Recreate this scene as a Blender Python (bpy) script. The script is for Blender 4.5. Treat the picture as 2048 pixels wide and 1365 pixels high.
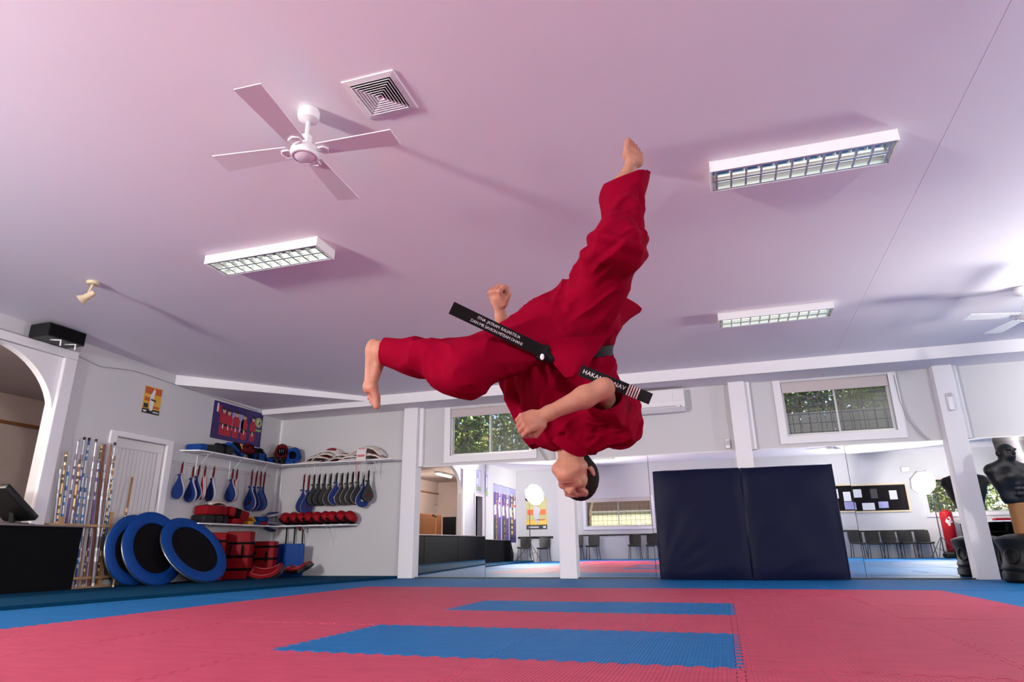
import bpy, bmesh, math, random
import numpy as np
from mathutils import Vector, Matrix, Euler

for _o in list(bpy.data.objects):
    bpy.data.objects.remove(_o, do_unlink=True)
scene = bpy.context.scene
COL = scene.collection
PI = math.pi

# ------------------------------------------------------------------ camera
CAM_H = 0.432
cam_data = bpy.data.cameras.new('camera')
cam_data.sensor_width = 36.0
cam_data.sensor_fit = 'HORIZONTAL'
cam_data.lens = 1273.45 / 2048.0 * 36.0
cam_data.clip_start = 0.05
cam_data.clip_end = 300
cam = bpy.data.objects.new('camera', cam_data)
COL.objects.link(cam)
PITCH, YAW, ROLL = 0.313862742, -0.303281317, -0.0120950363
_fw = Vector((math.sin(YAW) * math.cos(PITCH), math.cos(YAW) * math.cos(PITCH), math.sin(PITCH)))
_r = Vector((math.cos(YAW), -math.sin(YAW), 0))
_u = _r.cross(_fw)
_r2 = _r * math.cos(ROLL) + _u * math.sin(ROLL)
_u2 = -_r * math.sin(ROLL) + _u * math.cos(ROLL)
cam.matrix_world = Matrix((
    (_r2.x, _u2.x, -_fw.x, 0.0),
    (_r2.y, _u2.y, -_fw.y, 0.0),
    (_r2.z, _u2.z, -_fw.z, CAM_H),
    (0, 0, 0, 1)))
scene.camera = cam

# ------------------------------------------------------------------ world, sun, exposure
world = bpy.data.worlds.new('sky')
scene.world = world
world.use_nodes = True
_wn = world.node_tree.nodes
_wl = world.node_tree.links
_wn.clear()
_wo = _wn.new('ShaderNodeOutputWorld')
_bg = _wn.new('ShaderNodeBackground')
_sky = _wn.new('ShaderNodeTexSky')
_sky.sky_type = 'NISHITA'
_sky.sun_disc = False
_sky.sun_elevation = math.radians(50)
_sky.sun_rotation = math.radians(70)
_bg.inputs['Strength'].default_value = 0.35
_wl.new(_sky.outputs['Color'], _bg.inputs['Color'])
_wl.new(_bg.outputs['Background'], _wo.inputs['Surface'])

sun_d = bpy.data.lights.new('sun', 'SUN')
sun_d.energy = 20.0
sun_d.angle = math.radians(0.6)
sun_d.color = (1.0, 0.93, 0.8)
sun = bpy.data.objects.new('sun', sun_d)
sun.rotation_euler = Vector((-0.72, -0.25, -0.65)).to_track_quat('-Z', 'Y').to_euler()
COL.objects.link(sun)

scene.view_settings.view_transform = 'Standard'
scene.view_settings.look = 'None'
scene.view_settings.exposure = 0.18
scene.view_settings.gamma = 1.0
scene.view_settings.use_curve_mapping = False

SOFTBOX_LEFT = 540.0      # emission of the three studio lamps' diffusers
SOFTBOX_RIGHT = 310.0
SOFTBOX_SIDE = 220.0

# ------------------------------------------------------------------ materials
MATS = {}
def mat(name, col, rough=0.6, metal=0.0, var=0.0, vscale=8.0, bump=0.0, bscale=60.0, spec=0.5,
        emit=None, estr=0.0, sheen=0.0, coat=0.0, sss=0.0):
    m = bpy.data.materials.new(name)
    m.use_nodes = True
    nt = m.node_tree
    b = nt.nodes['Principled BSDF']
    b.inputs['Base Color'].default_value = (*col, 1)
    b.inputs['Roughness'].default_value = rough
    b.inputs['Metallic'].default_value = metal
    b.inputs['Specular IOR Level'].default_value = spec
    if sheen: b.inputs['Sheen Weight'].default_value = sheen
    if coat: b.inputs['Coat Weight'].default_value = coat
    if sss:
        b.inputs['Subsurface Weight'].default_value = sss
        b.inputs['Subsurface Radius'].default_value = (0.02, 0.008, 0.005)
    if emit:
        b.inputs['Emission Color'].default_value = (*emit, 1)
        b.inputs['Emission Strength'].default_value = estr
    if var or bump:
        tc = nt.nodes.new('ShaderNodeTexCoord')
    if var:
        n = nt.nodes.new('ShaderNodeTexNoise')
        n.inputs['Scale'].default_value = vscale
        n.inputs['Detail'].default_value = 5
        nt.links.new(tc.outputs['Object'], n.inputs['Vector'])
        r = nt.nodes.new('ShaderNodeMix'); r.data_type = 'RGBA'
        r.inputs[6].default_value = (*[max(0, c * (1 - var)) for c in col], 1)
        r.inputs[7].default_value = (*[min(1, c * (1 + var)) for c in col], 1)
        nt.links.new(n.outputs['Fac'], r.inputs[0])
        nt.links.new(r.outputs[2], b.inputs['Base Color'])
    if bump:
        n2 = nt.nodes.new('ShaderNodeTexNoise')
        n2.inputs['Scale'].default_value = bscale
        n2.inputs['Detail'].default_value = 4
        nt.links.new(tc.outputs['Object'], n2.inputs['Vector'])
        bp = nt.nodes.new('ShaderNodeBump')
        bp.inputs['Strength'].default_value = bump
        bp.inputs['Distance'].default_value = 0.01
        nt.links.new(n2.outputs['Fac'], bp.inputs['Height'])
        nt.links.new(bp.outputs['Normal'], b.inputs['Normal'])
    MATS[name] = m
    return m

def ribbed_mat(name, col, rough):
    """foam mat: fine ribs along the tile, scuffs and mottling"""
    m = mat(name, col, rough, spec=0.10)
    nt = m.node_tree; b = nt.nodes['Principled BSDF']
    tc = nt.nodes.new('ShaderNodeTexCoord')
    oi = nt.nodes.new('ShaderNodeObjectInfo')
    w = nt.nodes.new('ShaderNodeTexWave'); w.wave_type = 'BANDS'; w.bands_direction = 'X'
    w.inputs['Scale'].default_value = 20.0; w.inputs['Distortion'].default_value = 0.6
    w.inputs['Detail'].default_value = 1.0
    nt.links.new(tc.outputs['Object'], w.inputs['Vector'])
    n = nt.nodes.new('ShaderNodeTexNoise'); n.inputs['Scale'].default_value = 5.0; n.inputs['Detail'].default_value = 8
    mp = nt.nodes.new('ShaderNodeMapping'); mp.inputs['Scale'].default_value = (1.0, 3.0, 1.0)
    va = nt.nodes.new('ShaderNodeVectorMath'); va.operation = 'ADD'
    nt.links.new(tc.outputs['Object'], va.inputs[0])
    cm = nt.nodes.new('ShaderNodeCombineXYZ')
    ml = nt.nodes.new('ShaderNodeMath'); ml.operation = 'MULTIPLY'; ml.inputs[1].default_value = 37.0
    nt.links.new(oi.outputs['Random'], ml.inputs[0]); nt.links.new(ml.outputs[0], cm.inputs[0])
    nt.links.new(ml.outputs[0], cm.inputs[1])
    nt.links.new(cm.outputs[0], va.inputs[1]); nt.links.new(va.outputs[0], mp.inputs['Vector'])
    nt.links.new(mp.outputs['Vector'], n.inputs['Vector'])
    mix = nt.nodes.new('ShaderNodeMix'); mix.data_type = 'RGBA'
    mix.inputs[6].default_value = (*[c * 0.78 for c in col], 1)
    mix.inputs[7].default_value = (*[min(1, c * 1.16 + 0.012) for c in col], 1)
    nt.links.new(n.outputs['Fac'], mix.inputs[0]); nt.links.new(mix.outputs[2], b.inputs['Base Color'])
    ad = nt.nodes.new('ShaderNodeMath'); ad.operation = 'ADD'
    mu = nt.nodes.new('ShaderNodeMath'); mu.operation = 'MULTIPLY'; mu.inputs[1].default_value = 0.6
    nt.links.new(n.outputs['Fac'], mu.inputs[0]); nt.links.new(mu.outputs[0], ad.inputs[0]); nt.links.new(w.outputs['Fac'], ad.inputs[1])
    bp = nt.nodes.new('ShaderNodeBump'); bp.inputs['Strength'].default_value = 0.42; bp.inputs['Distance'].default_value = 0.004
    nt.links.new(ad.outputs[0], bp.inputs['Height']); nt.links.new(bp.outputs['Normal'], b.inputs['Normal'])
    return m

def stripe_mat(name, cols, scale=9.0, rough=0.3, metal=0.35, axis='Z'):
    """tape-wrapped staff: bands of several colours along its length"""
    m = mat(name, cols[0], rough, metal)
    nt = m.node_tree; b = nt.nodes['Principled BSDF']
    tc = nt.nodes.new('ShaderNodeTexCoord'); sx = nt.nodes.new('ShaderNodeSeparateXYZ')
    nt.links.new(tc.outputs['Object'], sx.inputs[0])
    n = nt.nodes.new('ShaderNodeTexNoise'); n.noise_dimensions = '1D'
    n.inputs['Scale'].default_value = scale; n.inputs['Detail'].default_value = 1
    nt.links.new(sx.outputs[axis], n.inputs['W'])
    cr = nt.nodes.new('ShaderNodeValToRGB'); cr.color_ramp.interpolation = 'CONSTANT'
    e = cr.color_ramp.elements
    k = len(cols)
    while len(e) < k: e.new(0.5)
    for i in range(k):
        e[i].position = 0.0 if i == 0 else 0.32 + 0.36 * i / k
        e[i].color = (*cols[i], 1)
    nt.links.new(n.outputs['Fac'], cr.inputs[0]); nt.links.new(cr.outputs[0], b.inputs['Base Color'])
    return m

def glass_mat(name, tint=(1, 1, 1), fac=0.93):
    m = bpy.data.materials.new(name); m.use_nodes = True
    nt = m.node_tree; nt.nodes.clear()
    o = nt.nodes.new('ShaderNodeOutputMaterial'); mx = nt.nodes.new('ShaderNodeMixShader')
    t = nt.nodes.new('ShaderNodeBsdfTransparent'); t.inputs[0].default_value = (*tint, 1)
    g = nt.nodes.new('ShaderNodeBsdfGlossy'); g.inputs['Roughness'].default_value = 0.02
    mx.inputs[0].default_value = fac
    nt.links.new(g.outputs[0], mx.inputs[1]); nt.links.new(t.outputs[0], mx.inputs[2])
    nt.links.new(mx.outputs[0], o.inputs[0]); MATS[name] = m
    return m

def screen_mat(name, col, fac):
    m = bpy.data.materials.new(name); m.use_nodes = True
    nt = m.node_tree; nt.nodes.clear()
    o = nt.nodes.new('ShaderNodeOutputMaterial'); mx = nt.nodes.new('ShaderNodeMixShader')
    t = nt.nodes.new('ShaderNodeBsdfTransparent'); d = nt.nodes.new('ShaderNodeBsdfDiffuse')
    d.inputs[0].default_value = (*col, 1); mx.inputs[0].default_value = fac
    nt.links.new(d.outputs[0], mx.inputs[1]); nt.links.new(t.outputs[0], mx.inputs[2])
    nt.links.new(mx.outputs[0], o.inputs[0]); MATS[name] = m
    return m

# ------------------------------------------------------------------ mesh helpers
class MB:
    """collects geometry, builds ONE mesh object"""
    def __init__(s): s.v = []; s.f = []; s.mi = []
    def add(s, vs, fs, mi=0):
        o = len(s.v); s.v += [tuple(v) for v in vs]
        for f in fs: s.f.append([i + o for i in f]); s.mi.append(mi)
        return s
    def box(s, x0, x1, y0, y1, z0, z1, mi=0, M=None):
        vs = [(x, y, z) for z in (z0, z1) for y in (y0, y1) for x in (x0, x1)]
        if M is not None: vs = [M @ Vector(v) for v in vs]
        return s.add(vs, [(0, 2, 3, 1), (4, 5, 7, 6), (0, 1, 5, 4), (2, 6, 7, 3), (0, 4, 6, 2), (1, 3, 7, 5)], mi)
    def rbox(s, x0, x1, y0, y1, z0, z1, r=0.01, mi=0, M=None):
        """box with chamfered edges"""
        r = min(r, (x1 - x0) / 2.01, (y1 - y0) / 2.01, (z1 - z0) / 2.01)
        bm = bmesh.new(); bmesh.ops.create_cube(bm, size=1)
        for v in bm.verts:
            v.co = ((x0 + x1) / 2 + v.co.x * (x1 - x0), (y0 + y1) / 2 + v.co.y * (y1 - y0), (z0 + z1) / 2 + v.co.z * (z1 - z0))
        bmesh.ops.bevel(bm, geom=bm.edges[:], offset=r, segments=2, affect='EDGES', profile=0.6)
        bm.verts.index_update()
        vs = [v.co.copy() for v in bm.verts]
        if M is not None: vs = [M @ v for v in vs]
        s.add(vs, [[v.index for v in f.verts] for f in bm.faces], mi); bm.free()
        return s
    def prism(s, pts, axis, a0, a1, mi=0, M=None):
        """polygon (2D pts in the two other axes, in order) extruded along axis a0..a1"""
        def mk(p, a):
            if axis == 'x': return (a, p[0], p[1])
            if axis == 'y': return (p[0], a, p[1])
            return (p[0], p[1], a)
        n = len(pts)
        vs = [mk(p, a0) for p in pts] + [mk(p, a1) for p in pts]
        if M is not None: vs = [M @ Vector(v) for v in vs]
        return s.add(vs, [list(range(n))[::-1], list(range(n, 2 * n))] + [(i, (i + 1) % n, n + (i + 1) % n, n + i) for i in range(n)], mi)
    def tube(s, path, r, n=8, mi=0, caps=True):
        path = [Vector(p) for p in path]
        rr = r if isinstance(r, (list, tuple)) else [r] * len(path)
        rings = []
        up = None
        for i, p in enumerate(path):
            d = (path[min(i + 1, len(path) - 1)] - path[max(i - 1, 0)])
            if d.length < 1e-9: d = Vector((0, 0, 1))
            d.normalize()
            if up is None: up = Vector((0, 0, 1)) if abs(d.z) < 0.9 else Vector((1, 0, 0))
            a = d.cross(up); a.normalize(); b = a.cross(d); up = b
            rings.append([p + (a * math.cos(2 * PI * k / n) + b * math.sin(2 * PI * k / n)) * rr[i] for k in range(n)])
        vs = [v for rg in rings for v in rg]; fs = []
        for i in range(len(path) - 1):
            for k in range(n): fs.append((i * n + k, i * n + (k + 1) % n, (i + 1) * n + (k + 1) % n, (i + 1) * n + k))
        if caps: fs.append(list(range(n))[::-1]); fs.append([(len(path) - 1) * n + k for k in range(n)])
        return s.add(vs, fs, mi)
    def lathe(s, prof, n=32, mi=0, M=None, caps=True):
        """profile [(r,z)..] around z"""
        vs = []; fs = []
        for (r, z) in prof:
            for k in range(n): vs.append((r * math.cos(2 * PI * k / n), r * math.sin(2 * PI * k / n), z))
        for i in range(len(prof) - 1):
            for k in range(n): fs.append((i * n + k, i * n + (k + 1) % n, (i + 1) * n + (k + 1) % n, (i + 1) * n + k))
        if caps and prof[0][0] > 1e-6: fs.append(list(range(n))[::-1])
        if caps and prof[-1][0] > 1e-6: fs.append([(len(prof) - 1) * n + k for k in range(n)])
        if M is not None: vs = [M @ Vector(v) for v in vs]
        return s.add(vs, fs, mi)
    def sphere(s, c, r, n=16, mi=0, sc=(1, 1, 1)):
        vs = []; fs = []; m = n // 2
        for i in range(m + 1):
            t = PI * i / m
            for k in range(n):
                vs.append((c[0] + sc[0] * r * math.sin(t) * math.cos(2 * PI * k / n), c[1] + sc[1] * r * math.sin(t) * math.sin(2 * PI * k / n), c[2] + sc[2] * r * math.cos(t)))
        for i in range(m):
            for k in range(n): fs.append((i * n + k, (i + 1) * n + k, (i + 1) * n + (k + 1) % n, i * n + (k + 1) % n))
        return s.add(vs, fs, mi)
    def quad(s, a, b, c, d, mi=0): return s.add([a, b, c, d], [(0, 1, 2, 3)], mi)
    def build(s, name, mats, parent=None, smooth=False, loc=None):
        me = bpy.data.meshes.new(name)
        me.from_pydata(s.v, [], s.f); me.update()
        if not isinstance(mats, (list, tuple)): mats = [mats]
        for m in mats: me.materials.append(MATS[m] if isinstance(m, str) else m)
        if len(mats) > 1: me.polygons.foreach_set('material_index', s.mi)
        if smooth is True: me.polygons.foreach_set('use_smooth', [True] * len(me.polygons))
        bm = bmesh.new(); bm.from_mesh(me)
        bmesh.ops.remove_doubles(bm, verts=bm.verts, dist=1e-6)
        bmesh.ops.recalc_face_normals(bm, faces=bm.faces); bm.to_mesh(me); bm.free()
        if smooth == 'auto':
            me.polygons.foreach_set('use_smooth', [True] * len(me.polygons))
            me.set_sharp_from_angle(angle=math.radians(38))
        o = bpy.data.objects.new(name, me); COL.objects.link(o)
        if parent is not None: o.parent = parent
        if loc is not None: o.location = loc
        return o

def tag(o, label=None, cat=None, group=None, kind=None):
    if label: o['label'] = label
    if cat: o['category'] = cat
    if group: o['group'] = group
    if kind: o['kind'] = kind
    return o
def thing(name, label, cat, loc=(0, 0, 0), rot=(0, 0, 0), group=None):
    e = bpy.data.objects.new(name, None); e.empty_display_size = 0.1
    COL.objects.link(e); e.location = loc; e.rotation_euler = rot
    return tag(e, label, cat, group)
def struct(o, label=None):
    return tag(o, label, None, None, 'structure')
def copy_tree(o, parent=None):
    c = o.copy(); COL.objects.link(c)
    if parent is not None: c.parent = parent; c.matrix_parent_inverse = o.matrix_parent_inverse
    for ch in list(o.children): copy_tree(ch, c)
    return c
def frame_from(n, up=(0, 0, 1)):
    """rotation whose z axis is n and whose y axis is as close to up as possible"""
    z = Vector(n).normalized(); y = Vector(up) - z * Vector(up).dot(z); y.normalize(); x = y.cross(z)
    return Matrix(((x.x, y.x, z.x), (x.y, y.y, z.y), (x.z, y.z, z.z)))
def text_mesh(name, body, size, material, parent=None, M=None, extrude=0.0006, align='CENTER', spacing=1.0):
    c = bpy.data.curves.new(name, 'FONT'); c.body = body; c.size = size; c.extrude = extrude
    c.align_x = align; c.align_y = 'CENTER'; c.space_character = spacing; c.resolution_u = 2
    t = bpy.data.objects.new(name, c); COL.objects.link(t)
    dg = bpy.context.evaluated_depsgraph_get()
    me = bpy.data.meshes.new_from_object(t.evaluated_get(dg))
    bpy.data.objects.remove(t, do_unlink=True); bpy.data.curves.remove(c)
    me.materials.clear(); me.materials.append(MATS[material])
    if M is not None: me.transform(M)
    o = bpy.data.objects.new(name, me); COL.objects.link(o)
    if parent is not None: o.parent = parent
    return o
def basis4(loc, x, y, z):
    return Matrix(((x[0], y[0], z[0], loc[0]), (x[1], y[1], z[1], loc[1]), (x[2], y[2], z[2], loc[2]), (0, 0, 0, 1)))

# ------------------------------------------------------------------ implicit surfaces (bodies, cloth, padded shapes)
class Vol:
    def __init__(s, lo, hi, h):
        s.lo = np.array(lo, np.float32); s.h = h
        s.n = np.ceil((np.array(hi) - np.array(lo)) / h).astype(int) + 1
        s.g = np.full(tuple(s.n), 0.06, np.float32)
    def _reg(s, lo, hi):
        i0 = np.clip(np.floor((np.array(lo) - s.lo) / s.h).astype(int), 0, s.n)
        i1 = np.clip(np.ceil((np.array(hi) - s.lo) / s.h).astype(int) + 1, 0, s.n)
        if np.any(i1 <= i0): return None
        ax = [s.lo[k] + s.h * np.arange(i0[k], i1[k], dtype=np.float32) for k in range(3)]
        X, Y, Z = np.meshgrid(*ax, indexing='ij', sparse=True)
        return tuple(slice(i0[k], i1[k]) for k in range(3)), X, Y, Z
    def _mix(s, sl, d, k, mode):
        g = s.g[sl]
        if mode == 'sub':
            d = -d
            if k > 0:
                hh = np.maximum(k - np.abs(g - d), 0) / k
                s.g[sl] = np.maximum(g, d) + hh * hh * k * 0.25
            else: s.g[sl] = np.maximum(g, d)
        else:
            if k > 0:
                hh = np.maximum(k - np.abs(g - d), 0) / k
                s.g[sl] = np.minimum(g, d) - hh * hh * k * 0.25
            else: s.g[sl] = np.minimum(g, d)
    def cap(s, a, b, ra, rb=None, k=0.01, sq=None, mode='add'):
        """tapered capsule; sq=(axis, factor) flattens it across axis"""
        if rb is None: rb = ra
        a = np.array(a, np.float32); b = np.array(b, np.float32)
        m = max(ra, rb) * (max(1, 1) ) + 0.06
        q = s._reg(np.minimum(a, b) - m, np.maximum(a, b) + m)
        if q is None: return s
        sl, X, Y, Z = q
        ab = b - a; L2 = float(ab @ ab) + 1e-12
        t = np.clip(((X - a[0]) * ab[0] + (Y - a[1]) * ab[1] + (Z - a[2]) * ab[2]) / L2, 0, 1)
        dx = X - (a[0] + t * ab[0]); dy = Y - (a[1] + t * ab[1]); dz = Z - (a[2] + t * ab[2])
        if sq is not None:
            n = np.array(sq[0], np.float32); n = n / np.linalg.norm(n); f = 1.0 / sq[1] - 1.0
            dd = (dx * n[0] + dy * n[1] + dz * n[2]) * f
            dx = dx + dd * n[0]; dy = dy + dd * n[1]; dz = dz + dd * n[2]
        d = np.sqrt(dx * dx + dy * dy + dz * dz) - (ra + (rb - ra) * t)
        if sq is not None: d = d * (0.5 + 0.5 * sq[1])
        s._mix(sl, d, k, mode); return s
    def ell(s, c, rad, axes=None, k=0.01, mode='add'):
        c = np.array(c, np.float32); rad = np.array(rad, np.float32)
        m = float(rad.max()) + 0.06
        q = s._reg(c - m, c + m)
        if q is None: return s
        sl, X, Y, Z = q
        dx = X - c[0]; dy = Y - c[1]; dz = Z - c[2]
        if axes is None: axes = np.eye(3)
        axes = np.array(axes, np.float32)
        u = [(dx * axes[i][0] + dy * axes[i][1] + dz * axes[i][2]) for i in range(3)]
        k0 = np.sqrt((u[0] / rad[0]) ** 2 + (u[1] / rad[1]) ** 2 + (u[2] / rad[2]) ** 2)
        k1 = np.sqrt((u[0] / rad[0] ** 2) ** 2 + (u[1] / rad[1] ** 2) ** 2 + (u[2] / rad[2] ** 2) ** 2) + 1e-6
        d = np.maximum(k0 * (k0 - 1.0) / k1, -0.3)
        s._mix(sl, d.astype(np.float32), k, mode); return s
    def cut(s, p, n, k=0.0):
        """remove everything on the +n side of the plane through p"""
        n = np.array(n, np.float32); n /= np.linalg.norm(n)
        q = s._reg(s.lo, s.lo + s.n * s.h); sl, X, Y, Z = q
        d = (X - p[0]) * n[0] + (Y - p[1]) * n[1] + (Z - p[2]) * n[2]
        s.g = np.maximum(s.g, d.astype(np.float32)); return s
    def mesh(s):
        """naive surface nets"""
        g = s.g; ins = g < 0
        n0, n1, n2 = g.shape
        cnt = np.zeros((n0 - 1, n1 - 1, n2 - 1), np.int8)
        for i in (0, 1):
            for j in (0, 1):
                for k in (0, 1): cnt += ins[i:n0 - 1 + i, j:n1 - 1 + j, k:n2 - 1 + k]
        cells = np.argwhere((cnt > 0) & (cnt < 8))
        idx = np.full(cnt.shape, -1, np.int32); idx[tuple(cells.T)] = np.arange(len(cells))
        acc = np.zeros((len(cells), 3)); w = np.zeros(len(cells))
        corners = [(i, j, k) for i in (0, 1) for j in (0, 1) for k in (0, 1)]
        val = {c: g[cells[:, 0] + c[0], cells[:, 1] + c[1], cells[:, 2] + c[2]] for c in corners}
        for a in corners:
            for ax in range(3):
                if a[ax] == 0:
                    b = list(a); b[ax] = 1; b = tuple(b)
                    va, vb = val[a], val[b]; m = (va < 0) != (vb < 0)
                    t = np.where(m, va / np.where(m, va - vb, 1), 0)
                    p = np.array(a, float)[None, :].repeat(len(cells), 0); p[:, ax] = t
                    acc[m] += p[m]; w[m] += 1
        vs = s.lo + s.h * (cells + acc / w[:, None])
        faces = []
        for ax in range(3):
            sl0 = [slice(1, g.shape[k] - 1) for k in range(3)]; sl1 = list(sl0)
            sl0[ax] = slice(0, g.shape[ax] - 1); sl1[ax] = slice(1, g.shape[ax])
            a = ins[tuple(sl0)]; b = ins[tuple(sl1)]
            e = np.argwhere(a != b); fl = a[tuple(e.T)]
            base = e.copy()
            for k in range(3):
                if k != ax: base[:, k] += 1
            o1, o2 = [k for k in range(3) if k != ax]
            def I(d1, d2):
                c = base.copy(); c[:, o1] -= d1; c[:, o2] -= d2
                return idx[tuple(c.T)]
            q = np.stack([I(0, 0), I(1, 0), I(1, 1), I(0, 1)], 1)
            flip = fl if ax != 1 else ~fl
            q[~flip] = q[~flip][:, ::-1]
            faces.append(q)
        F = np.concatenate(faces)
        F = F[(F >= 0).all(1)]
        return vs, F

def mesh_from(name, vs, F, mats, parent=None, disp=None, relax=1):
    me = bpy.data.meshes.new(name)
    V = np.asarray(vs, np.float64)
    for _ in range(relax):                                   # light Laplacian relaxing
        acc = np.zeros_like(V); w = np.zeros(len(V))
        for a, b in ((0, 1), (1, 2), (2, 3), (3, 0)):
            np.add.at(acc, F[:, a], V[F[:, b]]); np.add.at(w, F[:, a], 1)
            np.add.at(acc, F[:, b], V[F[:, a]]); np.add.at(w, F[:, b], 1)
        V = 0.45 * V + 0.55 * acc / np.maximum(w, 1)[:, None]
    if disp is not None:
        fn = np.cross(V[F[:, 2]] - V[F[:, 0]], V[F[:, 3]] - V[F[:, 1]])
        nn = np.zeros_like(V)
        for a in range(4): np.add.at(nn, F[:, a], fn)
        nn /= np.linalg.norm(nn, axis=1)[:, None] + 1e-12
        V = V + nn * disp(V, nn)[:, None]
    me.vertices.add(len(V)); me.vertices.foreach_set('co', V.astype(np.float32).ravel())
    me.loops.add(len(F) * 4); me.loops.foreach_set('vertex_index', F.astype(np.int32).ravel())
    me.polygons.add(len(F)); me.polygons.foreach_set('loop_start', np.arange(0, len(F) * 4, 4, dtype=np.int32))
    me.polygons.foreach_set('use_smooth', np.ones(len(F), bool))
    me.update(calc_edges=True); me.validate()
    if not isinstance(mats, (list, tuple)): mats = [mats]
    for m in mats: me.materials.append(MATS[m] if isinstance(m, str) else m)
    o = bpy.data.objects.new(name, me); COL.objects.link(o)
    if parent is not None: o.parent = parent
    return o

# ------------------------------------------------------------------ palette
mat('white_wall', (0.60, 0.59, 0.60), 0.7, var=0.03, vscale=1.5, bump=0.05, bscale=40)
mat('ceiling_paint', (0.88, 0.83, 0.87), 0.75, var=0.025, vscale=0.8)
mat('trim_white', (0.82, 0.80, 0.82), 0.5)
mat('white_gloss', (0.85, 0.84, 0.85), 0.3)
mat('white_metal', (0.83, 0.82, 0.82), 0.35)
mat('door_paint', (0.76, 0.74, 0.73), 0.5, var=0.04, vscale=3)
mat('side_room_wall', (0.50, 0.41, 0.38), 0.8, var=0.06, vscale=1.2)
mat('black_plastic', (0.006, 0.006, 0.007), 0.42, spec=0.3)
mat('black_rubber', (0.006, 0.006, 0.007), 0.42, spec=0.35)
mat('black_cloth', (0.006, 0.005, 0.006), 0.9, spec=0.1)
mat('counter_black', (0.005, 0.005, 0.006), 0.7, spec=0.06)
mat('counter_edge', (0.16, 0.13, 0.13), 0.45)
mat('navy_vinyl', (0.003, 0.0045, 0.026), 0.45, bump=0.25, bscale=7, spec=0.12)
mat('navy_dark', (0.006, 0.009, 0.040), 0.45)
mat('blue_vinyl', (0.004, 0.05, 0.25), 0.5, spec=0.15, var=0.06, vscale=5)
mat('blue_pad', (0.006, 0.024, 0.14), 0.55, var=0.05, vscale=9, spec=0.2)
mat('red_vinyl', (0.26, 0.004, 0.009), 0.5, spec=0.15, var=0.08, vscale=6)
mat('dark_red', (0.11, 0.003, 0.006), 0.6, spec=0.15)
mat('white_vinyl', (0.75, 0.70, 0.68), 0.5)
mat('cream_vinyl', (0.62, 0.55, 0.47), 0.55, var=0.06)
mat('yellow_vinyl', (0.72, 0.36, 0.02), 0.5)
mat('pink_vinyl', (0.62, 0.16, 0.16), 0.5)
mat('chrome', (0.75, 0.75, 0.76), 0.18, 1.0)
mat('steel', (0.45, 0.45, 0.46), 0.3, 0.9)
mat('dark_metal', (0.05, 0.05, 0.055), 0.4, 0.6)
mat('wire_grey', (0.50, 0.49, 0.50), 0.5)
mat('louvre', (0.86, 0.87, 0.85), 0.32, 0.85)
mat('lamp_reflector', (0.80, 0.82, 0.80), 0.12, 1.0)
mat('tube_glass', (0.85, 0.88, 0.84), 0.3, emit=(0.90, 1.0, 0.92), estr=0.9)
mat('tube_lit', (0.85, 0.88, 0.84), 0.3, emit=(0.90, 1.0, 0.88), estr=2.5)
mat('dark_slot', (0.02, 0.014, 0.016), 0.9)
mat('wood', (0.42, 0.24, 0.11), 0.55, var=0.18, vscale=14)
mat('brown_wood', (0.22, 0.085, 0.028), 0.5, var=0.15, vscale=5)
mat('tan_post', (0.26, 0.115, 0.03), 0.6, var=0.12, vscale=30)
mat('beige_lamp', (0.62, 0.52, 0.33), 0.45)
mat('cable_grey', (0.42, 0.41, 0.43), 0.6)
mat('platform_carpet', (0.003, 0.042, 0.095), 0.9, spec=0.05, var=0.10, vscale=9, bump=0.15, bscale=200)
mat('concrete', (0.2, 0.2, 0.2), 0.9)
mat('roof', (0.25, 0.22, 0.2), 0.9)
mat('blind', (0.55, 0.48, 0.47), 0.75)
mat('alu_frame', (0.55, 0.54, 0.53), 0.4, 0.3)
mat('grille', (0.10, 0.10, 0.09), 0.6)
mat('mirror', (0.93, 0.94, 0.93), 0.0, 1.0)
mat('mirror_edge', (0.35, 0.40, 0.38), 0.2, 0.5)
ribbed_mat('mat_red', (0.44, 0.055, 0.105), 0.62)
ribbed_mat('mat_blue', (0.003, 0.125, 0.34), 0.6)
glass_mat('pane', (0.97, 0.98, 0.97), 0.94)
screen_mat('insect_screen', (0.22, 0.23, 0.17), 0.78)

# ================================================================== SETTING
XL, XR, YB, YR = -7.36, 9.5, 9.60, -4.70      # inner faces: left, right, back (mirror wall), rear (behind the camera)
def ceil_z(y): return 2.971 - 0.035 * (y - 4.58)
PLAT = 0.03                                    # carpeted strip on the left, a little higher than the mats

def wall_holes(name, axis, plane0, plane1, a0, a1, z0, z1, holes, m='white_wall'):
    """wall slab with rectangular holes; axis 'x': slab at x, runs along y; axis 'y': slab at y, runs along x"""
    A_ = sorted({a0, a1, *[h[0] for h in holes], *[h[1] for h in holes]})
    Z_ = sorted({z0, z1, *[h[2] for h in holes], *[h[3] for h in holes]})
    mb = MB()
    for i in range(len(A_) - 1):
        run = None
        for j in range(len(Z_) - 1):
            ca, cz = (A_[i] + A_[i + 1]) / 2, (Z_[j] + Z_[j + 1]) / 2
            hole = any(h[0] < ca < h[1] and h[2] < cz < h[3] for h in holes)
            if hole:
                run = None; continue
            lo, hi = Z_[j], Z_[j + 1]
            if axis == 'x': mb.box(plane0, plane1, A_[i], A_[i + 1], lo, hi)
            else: mb.box(A_[i], A_[i + 1], plane0, plane1, lo, hi)
    return mb.build(name, m)

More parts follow.
